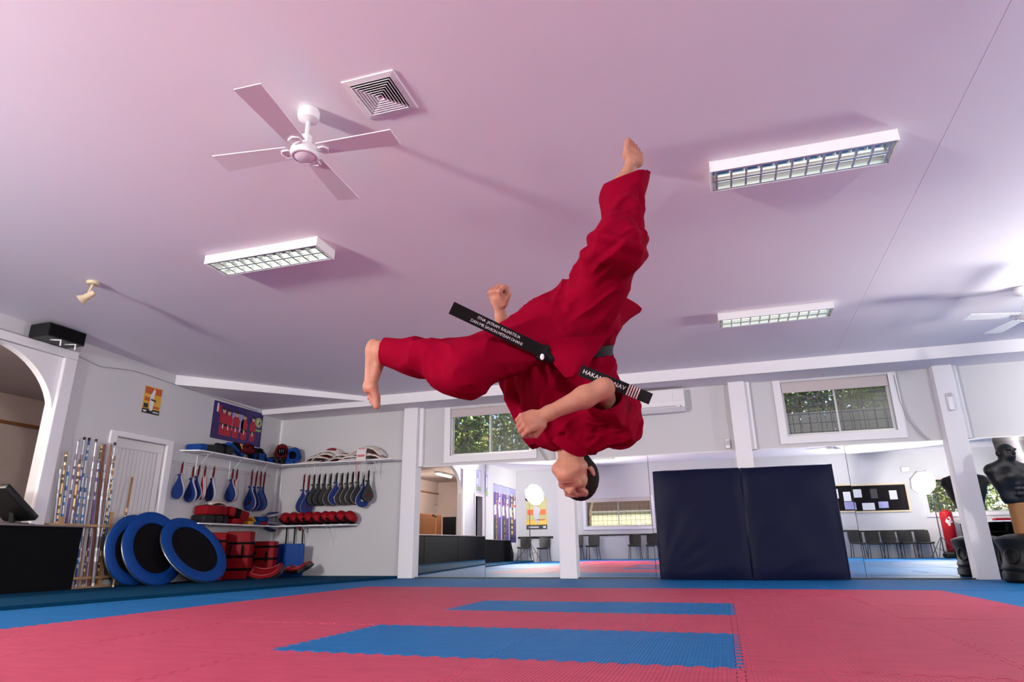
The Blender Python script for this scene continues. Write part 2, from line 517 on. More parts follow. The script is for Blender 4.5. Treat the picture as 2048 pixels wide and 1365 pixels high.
# ---- floor slab and its foam tiles
floor = struct(MB().box(XL - 4.6, XR + 0.2, YR - 0.2, YB + 0.2, -0.2, -0.026).build('floor', 'concrete'), 'gym floor laid with interlocking red and blue foam mats')
def tile_mesh():
    N = 12; amp = 0.030; gap = 0.0017; T = 0.025
    def w(t):                                   # square-ish tooth wave, zero near the corners
        if t < 0.02 or t > 0.98: return 0.0
        return amp / 2 if int(t * N * 2) % 2 == 0 else -amp / 2
    ts = [0.02]
    for i in range(1, 2 * N): ts.append(i / (2 * N))
    ts.append(0.98)
    prof = [(0.0, 0.0), (0.02, 0.0)]
    for i in range(len(ts) - 1):
        v = w((ts[i] + ts[i + 1]) / 2)
        prof += [(ts[i] + 0.0015, v), (ts[i + 1] - 0.0015, v)]
    prof += [(0.98, 0.0), (1.0, 0.0)]
    out = []
    out += [(t, v + gap) for t, v in prof[:-1]]               # bottom edge, y = w(x)
    out += [(1 + v - gap, t) for t, v in prof[:-1]]           # right edge
    out += [(t, 1 + v - gap) for t, v in prof[::-1][:-1]]     # top edge
    out += [(v + gap, t) for t, v in prof[::-1][:-1]]         # left edge
    out[0] = (gap, gap)
    # chamfered rim: slightly inset top
    mb = MB(); mb.prism([(x - 0.5, y - 0.5) for x, y in out], 'z', -T, 0.0)
    o = mb.build('mat_tile', ['mat_red'])
    return o
tile0 = tile_mesh()
TX = [-6.2, -5.2, -4.2, -3.1, -2.03, -0.97, 0.01, 0.98, 1.92, 2.92, 3.92, 4.92, 5.92, 6.92, 7.92, 8.92]
TY = [-4.66, -3.75, -2.82, -1.88, -0.96, -0.04, 0.88, 1.80, 2.73, 3.74, 4.70, 5.60, 6.50, 7.42, 8.45, 9.47]
first = True
rnd = random.Random(4)
for i in range(len(TX) - 1):
    for j in range(len(TY) - 1):
        x0, x1, y0, y1 = TX[i], TX[i + 1], TY[j], TY[j + 1]
        red = (-4.3 < x0 and x1 < 2.0 and y0 > -1.95 and y1 < 7.5)
        if red and -2.1 < x0 < 0 and x1 < 0.1 and (abs(y0 - 2.73) < .1 or abs(y0 - 4.70) < .1): red = False
        if red and -2.1 < x0 < 0 and x1 < 0.1 and (abs(y0 + 0.96) < .1): red = False
        o = tile0 if first else tile0.copy()
        if not first: COL.objects.link(o)
        first = False
        o.parent = floor
        o.location = ((x0 + x1) / 2, (y0 + y1) / 2, rnd.uniform(-0.003, 0.0))
        o.scale = (x1 - x0, y1 - y0, 1)
        o.material_slots[0].link = 'OBJECT'
        o.material_slots[0].material = MATS['mat_red' if red else 'mat_blue']
# ---- raised carpet strip along the left side
def plat_x(y): return -4.86 + 0.130 * (y - 9.46)
plat = MB().prism([(XL - 4.4, YR), (plat_x(YR), YR), (plat_x(9.46), 9.46), (-4.86, YB), (XL - 4.4, YB)], 'z', -0.02, PLAT).build('floor_platform', 'platform_carpet')
struct(plat, 'dark blue raised carpet strip along the left wall')

# ---- back wall with two high windows
W1 = (-4.08, -2.72, 1.85, 2.62)
W2 = (1.00, 2.37, 1.86, 2.63)
wall_back = struct(wall_holes('wall_back', 'y', YB, YB + 0.18, XL - 0.3, XR + 0.2, -0.2, 3.0, [W1, W2]), 'white wall above and behind the mirrors')
W3 = (-4.70, -2.33, 1.11, 2.12)
W4 = (6.30, 8.50, 1.32, 2.43)
wall_rear = struct(wall_holes('wall_rear', 'y', YR - 0.18, YR, XL - 0.3, XR + 0.2, -0.2, 3.45, [W3, W4]), 'white wall facing the mirrors')
DOOR = (6.29, 7.13, -0.2, 1.865)
wall_left = struct(wall_holes('wall_left', 'x', XL - 0.16, XL, YR - 0.18, YB + 0.18, -0.2, 3.45,
                              [(0.80, 5.41, -0.3, 2.68), DOOR, (-0.92, -0.30, -0.3, 1.95)]), 'white left wall with arched opening and door')
wall_right = struct(MB().box(XR, XR + 0.16, YR - 0.18, YB + 0.18, -0.2, 3.45).build('wall_right', 'white_wall'), 'white right wall')

# ---- main ceiling, falling slightly to the back, with a taped joint
cz0, cz1 = ceil_z(YR - 0.2), ceil_z(YB + 0.2)
mbc = MB(); XJ = 1.66
for xa, xb in ((XL - 0.2, XJ - 0.0016), (XJ + 0.0016, XR + 0.2)):
    mbc.add([(xa, YR - 0.2, cz0), (xb, YR - 0.2, cz0), (xb, YB + 0.2, cz1), (xa, YB + 0.2, cz1),
             (xa, YR - 0.2, cz0 + 0.15), (xb, YR - 0.2, cz0 + 0.15), (xb, YB + 0.2, cz1 + 0.15), (xa, YB + 0.2, cz1 + 0.15)],
            [(0, 1, 2, 3), (7, 6, 5, 4), (0, 4, 5, 1), (1, 5, 6, 2), (2, 6, 7, 3), (3, 7, 4, 0)])
ceiling = struct(mbc.build('ceiling', 'ceiling_paint'), 'pale ceiling washed pink by the red mats')
MB().box(XJ - 0.01, XJ + 0.01, YR, YB, 0, 0.02).build('joint_backing', 'ceiling_paint', ceiling)
jb = ceiling.children[0]
for v in jb.data.vertices: v.co.z += ceil_z(v.co.y) + 0.004
roof = struct(MB().box(XL - 5.2, XR + 1.0, YR - 1.0, YB + 0.9, 3.50, 3.65).build('sun_block_roof', 'roof'), 'unseen roof slab added to keep sun out of the windows')  # added above the ceiling, its eaves block the sun at the windows

# ---- bulkheads at the back
t = MB().box(XL, XR, 9.04, YB, 2.664, 3.0).build('trim_1', 'ceiling_paint'); struct(t, 'boxed bulkhead along the mirror wall')
t = MB().prism([(XL, 7.10), (-5.32, 9.04), (XL, 9.04)], 'z', 2.745, 3.0).build('trim_2', 'ceiling_paint'); struct(t, 'diagonal ceiling bulkhead across the left corner')
t = MB().box(XL, XR, 9.028, 9.04, 2.655, 2.815).build('trim_3', 'trim_white'); struct(t, 'white fascia board of the back bulkhead')
d = Vector((-5.32 - XL, 9.04 - 7.10, 0)).normalized(); nrm = Vector((d.y, -d.x, 0)) * 0.012
mbf = MB(); a = Vector((XL, 7.10, 0)); b = Vector((-5.32, 9.04, 0))
mbf.prism([(a.x, a.y), (b.x, b.y), (b.x + nrm.x, b.y + nrm.y), (a.x + nrm.x, a.y + nrm.y)], 'z', 2.738, 2.905)
t = mbf.build('trim_4', 'trim_white'); struct(t, 'white diagonal fascia board')

# ---- columns on the mirror wall
for k, (x0, x1, lab) in enumerate([(-4.86, -4.61, 'white column between the shelves and the first mirror'),
                                   (-2.28, -2.03, 'white column behind the head of the jumper'),
                                   (0.29, 0.51, 'white column behind the blue mat'),
                                   (2.87, 3.10, 'white column beside the dummy')]):
    mb = MB(); mb.rbox(x0, x1, 9.45, YB, 0.0, 2.664, 0.006)
    mb.box(x1 - 0.002, x1 + 0.07, 9.53, YB, 1.70, 2.664)
    struct(mb.build('column', 'trim_white'), lab)
t = MB().box(-4.61, 5.2, 9.585, YB + 0.001, 1.69, 1.705).build('trim_5', 'trim_white'); struct(t, 'thin ledge above the mirrors')

# ---- arched opening on the left
def arch_pts(yc, sgn):
    pts = [(yc, 1.96)]
    for i in range(13):
        a_ = i / 12 * PI / 2
        pts.append((yc - sgn * 0.86 * (1 - math.cos(a_)) ** 0.92, 1.96 + 0.72 * math.sin(a_)))
    pts.append((yc, 2.68)); return pts
for k, (yc, s_, lab) in enumerate(((5.41, 1, 'curved white corner of the arched opening near the staffs'), (0.80, -1, 'curved white corner of the arched opening by the dark doorway'))):
    t = MB().prism(arch_pts(yc, s_), 'x', XL - 0.12, XL - 0.02).build('trim_%d' % (6 + k), 'trim_white'); struct(t, lab)
t = MB().rbox(XL - 0.02, XL + 0.035, 5.40, 5.56, 0.0, 2.679, 0.012).build('trim_8', 'trim_white'); struct(t, 'white post of the arched opening')
t = MB().rbox(XL - 0.02, XL + 0.035, 0.65, 0.81, 0.0, 2.679, 0.012).build('trim_9', 'trim_white'); struct(t, 'white far post of the arched opening')
t = MB().rbox(XL - 0.02, XL + 0.035, 0.65, 5.56, 2.68, 2.78, 0.012).build('trim_10', 'trim_white'); struct(t, 'white beam over the arched opening')

# ---- room beyond the arch
XS = -10.6
t = MB().box(XS - 0.1, XS, -4.7, 9.7, -0.2, 3.45).build('wall_side_room', 'side_room_wall'); struct(t, 'dim brown wall seen through the arch')
mb = MB(); mb.box(XS, XL - 0.16, 9.6, 9.78, -0.2, 3.45); t = mb.build('wall_side_room_back', 'side_room_wall'); struct(t, 'brown end wall beyond the arch')
mb = MB(); mb.box(XS, XL - 0.16, -4.8, -4.7, -0.2, 3.45); t = mb.build('wall_side_room_front', 'side_room_wall'); struct(t, 'brown near wall beyond the arch')
t = MB().box(XS, XL - 0.16, -4.7, 9.6, 2.85, 3.0).build('ceiling_side_room', 'side_room_wall'); struct(t, 'dark ceiling beyond the arch')
t = MB().box(XS - 0.0, XS + 0.03, -4.7, 9.6, 2.38, 2.43).build('trim_11', 'brown_wood'); struct(t, 'dark picture rail on the brown wall')
t = MB().box(XL, XL + 0.035, YB - 0.035, YB, PLAT, 2.66).box(XL + 0.10, XL + 0.125, YB - 0.02, YB, PLAT, 1.80).build('trim_12', 'trim_white'); struct(t, 'white corner trim behind the shelves')

# ================================================================== WINDOWS AND DOORS
def window(name, x0, x1, z0, z1, yin, side, label, blind=0.10, nbx=9, nby=5, split=0.5, screen_right=True):
    """side=+1: outside is +y; frame, two sliding panes, blind, security grille"""
    e = bpy.data.objects.new(name, None); COL.objects.link(e); e.location = ((x0 + x1) / 2, yin, z0); struct(e, label)
    L = Vector(e.location)
    def B(mb, nm, m): o = mb.build(nm, m, e); o.location = -L; return o
    yo = lambda d: yin + side * d
    def bx(mb, xa, xb, da, db, za, zb): mb.box(xa, xb, min(yo(da), yo(db)), max(yo(da), yo(db)), za, zb)
    mb = MB()                                                     # white architrave on the room side
    for xa, xb, za, zb in ((x0 - 0.09, x0, z0 - 0.09, z1 + 0.03), (x1, x1 + 0.09, z0 - 0.09, z1 + 0.03), (x0, x1, z0 - 0.09, z0)):
        bx(mb, xa, xb, -0.022, 0.0, za, zb)
    for xa, xb, za, zb in ((x0 - 0.10, x0 - 0.085, z0 - 0.105, z1 + 0.03), (x1 + 0.085, x1 + 0.10, z0 - 0.105, z1 + 0.03), (x0 - 0.085, x1 + 0.085, z0 - 0.105, z0 - 0.0905)):
        bx(mb, xa, xb, -0.028, 0.0, za, zb)
    B(mb, 'architrave', 'trim_white')
    mb = MB()
    for xa, xb, za, zb in ((x0, x0 + 0.025, z0, z1), (x1 - 0.025, x1, z0, z1), (x0 + 0.025, x1 - 0.025, z0, z0 + 0.025), (x0 + 0.025, x1 - 0.025, z1 - 0.02, z1)):
        bx(mb, xa, xb, 0.03, 0.10, za, zb)
    B(mb, 'frame', 'alu_frame')
    xm = x0 + (x1 - x0) * split
    for nm, xa, xb, d0 in (('pane', x0 + 0.02, xm + 0.015, 0.075), ('pane', xm - 0.015, x1 - 0.02, 0.05)):
        mb = MB()
        for a, b_, c, d_ in ((xa, xa + 0.018, z0 + 0.02, z1 - 0.02), (xb - 0.018, xb, z0 + 0.02, z1 - 0.02), (xa + 0.018, xb - 0.018, z0 + 0.02, z0 + 0.04), (xa + 0.018, xb - 0.018, z1 - 0.04, z1 - 0.02)):
            bx(mb, a, b_, d0 - 0.008, d0 + 0.008, c, d_)
        s_ = B(mb, 'sash', 'alu_frame')
        mb = MB(); bx(mb, xa + 0.015, xb - 0.015, d0 - 0.002, d0 + 0.002, z0 + 0.035, z1 - 0.035)
        p = mb.build('pane', 'pane', s_)
    if screen_right:
        mb = MB(); bx(mb, xm, x1 - 0.02, 0.09, 0.092, z0 + 0.03, z1 - 0.03); B(mb, 'insect_screen', 'insect_screen')
    if nbx:
        mb = MB()
        for i in range(nbx):
            x = x0 + (x1 - x0) * (i + 0.5) / nbx
            mb.tube([(x, yo(0.14), z0), (x, yo(0.14), z1)], 0.0062, 6)
        for i in range(nby):
            z = z0 + (z1 - z0) * (i + 0.5) / nby
            mb.tube([(x0, yo(0.148), z), (x1, yo(0.148), z)], 0.0062, 6)
        B(mb, 'security_grille', 'grille')
    if blind:
        mb = MB(); bx(mb, x0 + 0.01, x1 - 0.01, 0.0, 0.004, z1 - blind, z1 - 0.02); 
        mb.tube([(x0 + 0.01, yo(0.02), z1 - 0.022), (x1 - 0.01, yo(0.02), z1 - 0.022)], 0.024, 12)
        mb.tube([(x0 + 0.01, yo(0.002), z1 - blind), (x1 - 0.01, yo(0.002), z1 - blind)], 0.008, 8)
        B(mb, 'roller_blind', 'blind')
    return e
window('window_1', *W1, YB, 1, 'high window with half raised blind behind the jumper', 0.13, 10, 6)
window('window_2', *W2, YB, 1, 'high window with grille beside the column and dummy', 0.15, 10, 6)
window('window_3', *W3, YR, -1, 'wide window reflected in the mirror left of the blue mat', 0.14, 14, 7, screen_right=False)
window('window_4', *W4, YR, -1, 'wide window reflected behind the dummy', 0.06, 14, 9, screen_right=False)

# plank door in the left wall
d1 = bpy.data.objects.new('door_1', None); COL.objects.link(d1); d1.location = (XL, 6.71, PLAT); struct(d1, 'white plank door behind the staffs and trampolines')
def DB(mb, nm, m, par=None, **k):
    o = mb.build(nm, m, par or d1, **k)
    o.location = -Vector(d1.location) if (par is None) else (0, 0, 0)
    return o
mb = MB()
mb.rbox(XL - 0.01, XL + 0.03, 6.20, 6.30, PLAT, 1.93, 0.006); mb.rbox(XL - 0.01, XL + 0.03, 7.12, 7.22, PLAT, 1.93, 0.006)
mb.rbox(XL - 0.01, XL + 0.03, 6.30, 7.12, 1.865, 1.935, 0.006)
DB(mb, 'door_frame', 'trim_white')
leaf = DB(MB().box(XL - 0.09, XL - 0.055, 6.29, 7.13, PLAT + 0.01, 1.865), 'door_leaf', 'door_paint')
DB(MB().rbox(XL - 0.055, XL - 0.038, 6.30, 7.12, 1.74, 1.86, 0.004), 'top_rail', 'door_paint')
DB(MB().rbox(XL - 0.055, XL - 0.038, 6.30, 6.39, PLAT + .01, 1.74, 0.004), 'stile', 'door_paint')
DB(MB().rbox(XL - 0.055, XL - 0.038, 7.03, 7.12, PLAT + .01, 1.74, 0.004), 'stile', 'door_paint')
for i in range(10):
    y = 6.395 + i * 0.0632
    DB(MB().rbox(XL - 0.055, XL - 0.044, y, y + 0.0585, PLAT + 0.01, 1.735, 0.006), 'plank', 'door_paint')
# dark doorway near the rear of the left wall
d2 = MB().rbox(XL - 0.02, XL + 0.025, -1.0, -0.92, PLAT, 1.949, 0.006).rbox(XL - 0.02, XL + 0.025, -0.30, -0.22, PLAT, 1.949, 0.006).rbox(XL - 0.02, XL + 0.025, -1.0, -0.22, 1.95, 2.03, 0.006).build('door_2', 'trim_white')
struct(d2, 'white frame around the dark open doorway')
def shade_box(mb, e, x0):
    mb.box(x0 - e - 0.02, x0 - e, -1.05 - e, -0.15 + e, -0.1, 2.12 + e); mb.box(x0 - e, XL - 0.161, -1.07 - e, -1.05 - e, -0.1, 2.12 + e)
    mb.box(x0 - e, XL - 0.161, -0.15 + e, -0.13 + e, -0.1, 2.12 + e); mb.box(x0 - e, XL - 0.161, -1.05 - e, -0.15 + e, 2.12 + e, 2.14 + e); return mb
t = shade_box(MB(), 0.0, XL - 0.5).build('doorway_shade_box', 'dark_slot'); struct(t, 'near-black box whose colour stands for the shade in the doorway')  # shade of the open doorway put into near-black walls
t = shade_box(MB(), 0.04, XL - 0.5).build('shade_box_cover', 'side_room_wall'); struct(t, 'brown cover added around the dark box behind the doorway')  # added cover, hides the black box from the arch side

# ================================================================== STUDIO LAMPS
def softbox(loc, target, r, strength, label, floor_z=0.0, depth=0.28, lip=0.05):
    loc = Vector(loc); n = (Vector(target) - loc).normalized()
    t = thing('studio_softbox', label, 'studio light', (loc.x, loc.y, floor_z))
    L = Vector(t.location)
    M = Matrix.Translation(loc - L) @ frame_from(n).to_4x4()
    m = bpy.data.materials.new('softbox_diffuser'); m.use_nodes = True
    b = m.node_tree.nodes['Principled BSDF']
    b.inputs['Base Color'].default_value = (0.9, 0.9, 0.9, 1)
    b.inputs['Emission Color'].default_value = (1.0, 0.97, 0.94, 1); b.inputs['Emission Strength'].default_value = strength
    pts = [(r * math.cos(2 * PI * (k + .5) / 8), r * math.sin(2 * PI * (k + .5) / 8)) for k in range(8)]
    mb = MB(); mb.add([M @ Vector((x, y, 0)) for x, y in pts], [list(range(8))]); mb.build('diffuser', m, t)
    mb = MB(); back = [(0.09 * x / r, 0.09 * y / r) for x, y in pts]
    vs = [M @ Vector((x * 1.03, y * 1.03, lip)) for x, y in pts] + [M @ Vector((x, y, -depth)) for x, y in back]
    mb.add(vs, [(i, (i + 1) % 8, 8 + (i + 1) % 8, 8 + i) for i in range(8)] + [list(range(8, 16))]); mb.build('shell', 'black_cloth', t)
    mb = MB(); mb.tube([M @ Vector((0, 0, -depth)), M @ Vector((0, 0, -depth - 0.28))], 0.065, 14); mb.build('flash_head', 'black_plastic', t, smooth='auto')
    p = M @ Vector((0, 0, -depth - 0.1)); h = loc.z - floor_z
    mb = MB(); mb.tube([p, (p.x, p.y, h * 0.55), (p.x, p.y, 0.12)], [0.011, 0.014, 0.017], 10); mb.build('stand_pole', 'dark_metal', t, smooth='auto')
    for k in range(3):
        a = 2 * PI * k / 3 + 0.5
        mb = MB(); mb.tube([(p.x, p.y, 0.62), (p.x + 0.5 * math.cos(a), p.y + 0.5 * math.sin(a), 0.01)], 0.010, 8)
        mb.tube([(p.x, p.y, 0.2), (p.x + 0.26 * math.cos(a), p.y + 0.26 * math.sin(a), 0.30)], 0.006, 6)
        mb.build('stand_leg', 'dark_metal', t)
    return t
softbox((-5.95, -2.25, 2.18), (-0.6, 3.0, 3.8), 0.36, SOFTBOX_LEFT, 'bright softbox on a tripod before the reflected poster', floor_z=PLAT)
softbox((5.95, -3.45, 2.18), (-0.3, 3.5, 3.8), 0.38, SOFTBOX_RIGHT, 'bright softbox reflected between pin board and window')
softbox((4.70, 7.0, 1.86), (-0.6, 3.2, 1.35), 0.34, SOFTBOX_SIDE, 'side softbox reflected at the far right edge of the mirrors', lip=0.30)  # deep lip shaped to keep this lamp's light off the ceiling

# ================================================================== CEILING FITTINGS
SL = math.atan(-0.035)
def light_fixture(x0, y0, label, rz=0.0, Lx=1.15, Wy=0.27, Hz=0.085, tube='tube_glass'):
    t = thing('fluorescent_light', label, 'ceiling light', (x0 + Lx / 2, y0 + Wy / 2, ceil_z(y0 + Wy / 2)), (SL, 0, rz), 'louvred fluorescent lights')
    hx, hy = Lx / 2, Wy / 2
    mb = MB()
    mb.box(-hx, hx, -hy, -hy + 0.008, -Hz, 0); mb.box(-hx, hx, hy - 0.008, hy, -Hz, 0)
    mb.box(-hx, hx, -hy, hy, -0.012, 0.001)
    mb.build('housing', 'white_metal', t)
    for s in (-1, 1):
        mb = MB(); mb.rbox(min(s * hx, s * (hx + 0.012)), max(s * hx, s * (hx + 0.012)), -hy - 0.004, hy + 0.004, -Hz - 0.004, 0, 0.003)
        mb.build('end_cap', 'white_metal', t)
    mb = MB(); mb.box(-hx + .01, hx - .01, -hy + 0.01, hy - 0.01, -0.022, -0.012); mb.build('reflector', 'lamp_reflector', t)
    for y in (-hy / 2, hy / 2):
        mb = MB(); mb.tube([(-hx + 0.03, y, -0.036), (hx - 0.03, y, -0.036)], 0.013, 10); mb.build('tube', tube, t, smooth=True)
    for y in (-hy + 0.016, 0.0, hy - 0.016):
        mb = MB(); mb.prism([(y - 0.010, -Hz + 0.002), (y + 0.010, -Hz + 0.002), (y + 0.004, -0.055), (y - 0.004, -0.055)], 'x', -hx + 0.01, hx - 0.01)
        mb.build('louvre_rail', 'louvre', t)
    nb = 11; first = None
    for i in range(nb + 1):
        x = -hx + 0.03 + (Lx - 0.06) * i / nb
        if first is None:
            mb = MB(); mb.prism([(-0.007, -Hz + 0.004), (0.007, -Hz + 0.004), (0.0025, -0.052), (-0.0025, -0.052)], 'y', -hy + 0.012, hy - 0.012)
            first = mb.build('louvre_blade', 'louvre', t); first.location = (x, 0, 0)
        else:
            c = first.copy(); COL.objects.link(c); c.parent = t; c.location = (x, 0, 0)
    return t
light_fixture(0.19, 4.10, 'large louvred fluorescent light above right of the raised foot')
light_fixture(0.21, 7.03, 'smaller looking louvred fluorescent light near the back bulkhead')
light_fixture(-4.20, 4.18, 'bright louvred fluorescent light on the left side of the ceiling', tube='tube_lit')
light_fixture(-4.20, -1.55, 'louvred fluorescent light seen in the mirror beside the head')
light_fixture(0.19, 0.15, 'louvred fluorescent light seen in the mirror above the blue mat')
light_fixture(4.60, 0.15, 'louvred fluorescent light seen in the mirror near the right column')

def fan(x, y, ang, label, drop=0.29):
    z = ceil_z(y)
    t = thing('ceiling_fan', label, 'ceiling fan', (x, y, z), (0, 0, 0), 'white four-blade ceiling fans')
    mb = MB(); mb.lathe([(0.001, -0.085), (0.030, -0.083), (0.060, -0.066), (0.066, -0.045), (0.066, -0.012), (0.060, 0.0), (0.001, 0.0)], 28)
    mb.build('canopy', 'white_gloss', t, smooth='auto')
    mb = MB(); mb.tube([(0, 0, -0.07), (0, 0, -drop + 0.05)], 0.013, 14); mb.build('downrod', 'white_gloss', t, smooth='auto')
    mb = MB(); mb.lathe([(0.001, -drop + 0.105), (0.034, -drop + 0.10), (0.036, -drop + 0.03), (0.05, -drop + 0.022), (0.078, -drop + 0.016), (0.086, -drop - 0.002), (0.086, -drop - 0.016), (0.080, -drop - 0.022),
                        (0.080, -drop - 0.026), (0.084, -drop - 0.030), (0.080, -drop - 0.044), (0.071, -drop - 0.046), (0.069, -drop - 0.041), (0.045, -drop - 0.050), (0.02, -drop - 0.055), (0.001, -drop - 0.056)], 36)
    mb.build('motor', 'white_gloss', t, smooth='auto')
    R0, R1 = 0.10, 0.585
    first = None
    for k in range(4):
        if first is None:
            # blade with a slight pitch
            mb = MB(); n = 8; top = []; 
            for i in range(n + 1):
                r = R0 + (R1 - R0) * i / n; wd = 0.058 + 0.022 * i / n
                for s in (-1, 1): top.append((r, s * wd, -drop + 0.004 + s * wd * 0.05))
            vs = top + [(a, b, c - 0.006) for a, b, c in top]; N = 2 * (n + 1); fs = []
            for i in range(n):
                a = 2 * i; fs += [(a, a + 1, a + 3, a + 2), (N + a, N + a + 2, N + a + 3, N + a + 1), (a, a + 2, N + a + 2, N + a), (a + 1, N + a + 1, N + a + 3, a + 3)]
            fs += [(0, N, N + 1, 1), (2 * n, 2 * n + 1, N + 2 * n + 1, N + 2 * n)]
            mb.add(vs, fs); first = mb.build('blade', 'white_metal', t)
            mb = MB(); mb.tube([(0.07, 0, -drop + 0.002), (0.10, 0.035, -drop - 0.004), (0.135, 0.035, -drop - 0.004), (0.15, 0, -drop - 0.006), (0.135, -0.03, -drop - 0.012), (0.10, -0.03, -drop - 0.012)], 0.006, 8)
            mb.build('blade_bracket', 'white_gloss', first, smooth=True)
            b = first
        else: b = copy_tree(first, t)
        b.rotation_euler = (0, 0, ang + k * PI / 2)
    return t
fan(-2.18, 2.80, math.radians(5), 'white ceiling fan at upper left beside the air vent')
fan(3.14, 7.26, math.radians(12), 'white ceiling fan cut off by the right edge')
fan(2.85, 1.00, math.radians(30), 'white ceiling fan reflected in the mirror above the blue mat corner')

# square air diffuser: nested frames standing proud of each other
vx, vy = -1.69, 2.81
t = thing('air_vent', 'square white ceiling air vent with nested louvres', 'vent', (vx, vy, ceil_z(vy)), (SL, 0, 0))
def sq_ring(mb, h0, h1, z0, z1, w=0.0):
    a = [(-h0, -h0, z0), (h0, -h0, z0), (h0, h0, z0), (-h0, h0, z0)]; b = [(-h1, -h1, z1), (h1, -h1, z1), (h1, h1, z1), (-h1, h1, z1)]
    mb.add(a + b, [(i, (i + 1) % 4, 4 + (i + 1) % 4, 4 + i) for i in range(4)])
mb = MB()
sq_ring(mb, 0.168, 0.168, 0.0, -0.008); sq_ring(mb, 0.168, 0.132, -0.008, -0.012); sq_ring(mb, 0.132, 0.132, -0.012, 0.0)
mb.build('frame', 'white_gloss', t)
MB().box(-0.132, 0.132, -0.132, 0.132, -0.003, 0.0).build('dark_back', 'dark_slot', t)
for i in range(7):
    h = 0.127 - 0.0175 * i; mb = MB()
    sq_ring(mb, h - 0.012, h, -0.004, -0.019); sq_ring(mb, h, h - 0.0025, -0.019, -0.021); sq_ring(mb, h - 0.0025, h - 0.0145, -0.021, -0.005)
    mb.build('louvre_ring', 'white_gloss', t)
for sx, sy in ((-1, 0), (1, 0)):
    MB().sphere((sx * 0.15, 0, -0.012), 0.004, 8).build('screw', 'steel', t)

# small spot lamp on the ceiling
px, py = -5.68, 4.30
t = thing('spot_lamp', 'small beige ceiling spot lamp on the left', 'spotlight', (px, py, ceil_z(py)))
MB().lathe([(0.001, -0.03), (0.05, -0.028), (0.058, -0.01), (0.058, 0.0), (0.001, 0.0)], 24).build('base', 'beige_lamp', t, smooth='auto')
MB().tube([(0, 0, -0.02), (-0.004, -0.01, -0.075), (-0.01, -0.02, -0.12)], 0.011, 10).build('arm', 'beige_lamp', t, smooth='auto')
M = Matrix.Translation((-0.02, -0.02, -0.16)) @ frame_from((-0.75, -0.35, -0.62)).to_4x4()
MB().lathe([(0.001, -0.08), (0.024, -0.078), (0.03, -0.06), (0.03, -0.01), (0.034, 0.0), (0.03, 0.012), (0.052, 0.06), (0.056, 0.064), (0.05, 0.055), (0.022, 0.0), (0.001, 0.0)], 24, M=M).build('lamp_head', 'beige_lamp', t, smooth='auto')

# ================================================================== MIRROR WALL
MIRR = [(-4.61, -3.458, 0.0028, 'leftmost mirror panel reflecting the brown side room and black counter'),
        (-3.452, -2.28, -0.0020, 'mirror panel reflecting the purple banners and the left lamp stand'),
        (-2.03, -0.938, 0.0, 'mirror panel right of the jumper reflecting a wide window and chairs'),
        (-0.932, 0.29, 0.0006, 'mirror panel left of the column, mostly hidden by the blue mat'),
        (0.51, 1.678, 0.0, 'mirror panel right of the column, mostly hidden by the blue mat'),
        (1.684, 2.87, -0.0008, 'mirror panel reflecting the pin board and the red punch bag'),
        (3.10, 4.40, 0.0, 'mirror panel at the right edge behind the dummy')]
for x0, x1, tilt, lab in MIRR:
    t = thing('mirror_panel', lab, 'mirror', ((x0 + x1) / 2, 9.56, 0.003), (tilt, 0, 0), 'wall mirror panels')
    h = (x1 - x0) / 2
    MB().box(-h, h, -0.004, 0.0, 0.012, 1.686).build('mirror_glass', 'mirror', t)
    MB().box(-h, h, 0.0002, 0.022, 0.0, 1.686).build('backing', 'mirror_edge', t)
    MB().box(-h, h, -0.012, 0.0, 0.0, 0.012).build('bottom_channel', 'dark_metal', t)

# ---- two blue gym mats leaning on the mirror
def soft_slab(w, h, t, nx, nz, puff, wrinkle, seed):
    """upright padded slab, origin bottom centre, front at -y"""
    rs = np.random.RandomState(seed); ph = rs.rand(6) * 6.28
    us = np.linspace(-1, 1, nx + 1); vs_ = np.linspace(0, 1, nz + 1)
    V = []; F = []
    def edge(a): return (1 - abs(a) ** 10)
    for side in (0, 1):
        for v in vs_:
            for u in us:
                e = edge(u) * edge(2 * v - 1)
                y = (t / 2) * (0.82 + 0.18 * e) + puff * e * (1 - 0.5 * u * u)
                wr = 0.0
                if side == 0:
                    # drag creases fan out of the lower left corner
                    ang = math.atan2(v * h + 0.02, (u + 1) * w / 2 + 0.02); rad = math.hypot(v * h, (u + 1) * w / 2)
                    wr = wrinkle * (math.sin(ang * 22 + ph[0]) * math.exp(-rad * 2.4) * 1.2 + 0.35 * math.sin(5 * u + 7 * v + ph[1]) + 0.3 * math.sin(13 * v - 4 * u + ph[2])) * e
                x = u * w / 2 * (1 - 0.006 * math.sin(3 * v + ph[3])); z = v * h + 0.006 * math.sin(6 * u + ph[4]) * v
                V.append((x, (-(y + wr) if side == 0 else y), z))
    n = (nx + 1) * (nz + 1)
    for i in range(nz):
        for j in range(nx):
            a = i * (nx + 1) + j
            F.append((a, a + 1, a + nx + 2, a + nx + 1)); F.append((n + a, n + a + nx + 1, n + a + nx + 2, n + a + 1))
    for i in range(nz):
        a = i * (nx + 1); F.append((a, a + nx + 1, n + a + nx + 1, n + a)); b = a + nx; F.append((b, n + b, n + b + nx + 1, b + nx + 1))
    for j in range(nx):
        F.append((j, n + j, n + j + 1, j + 1)); a = nz * (nx + 1) + j; F.append((a, a + 1, n + a + 1, n + a))
    mb = MB(); mb.add(V, F); return mb
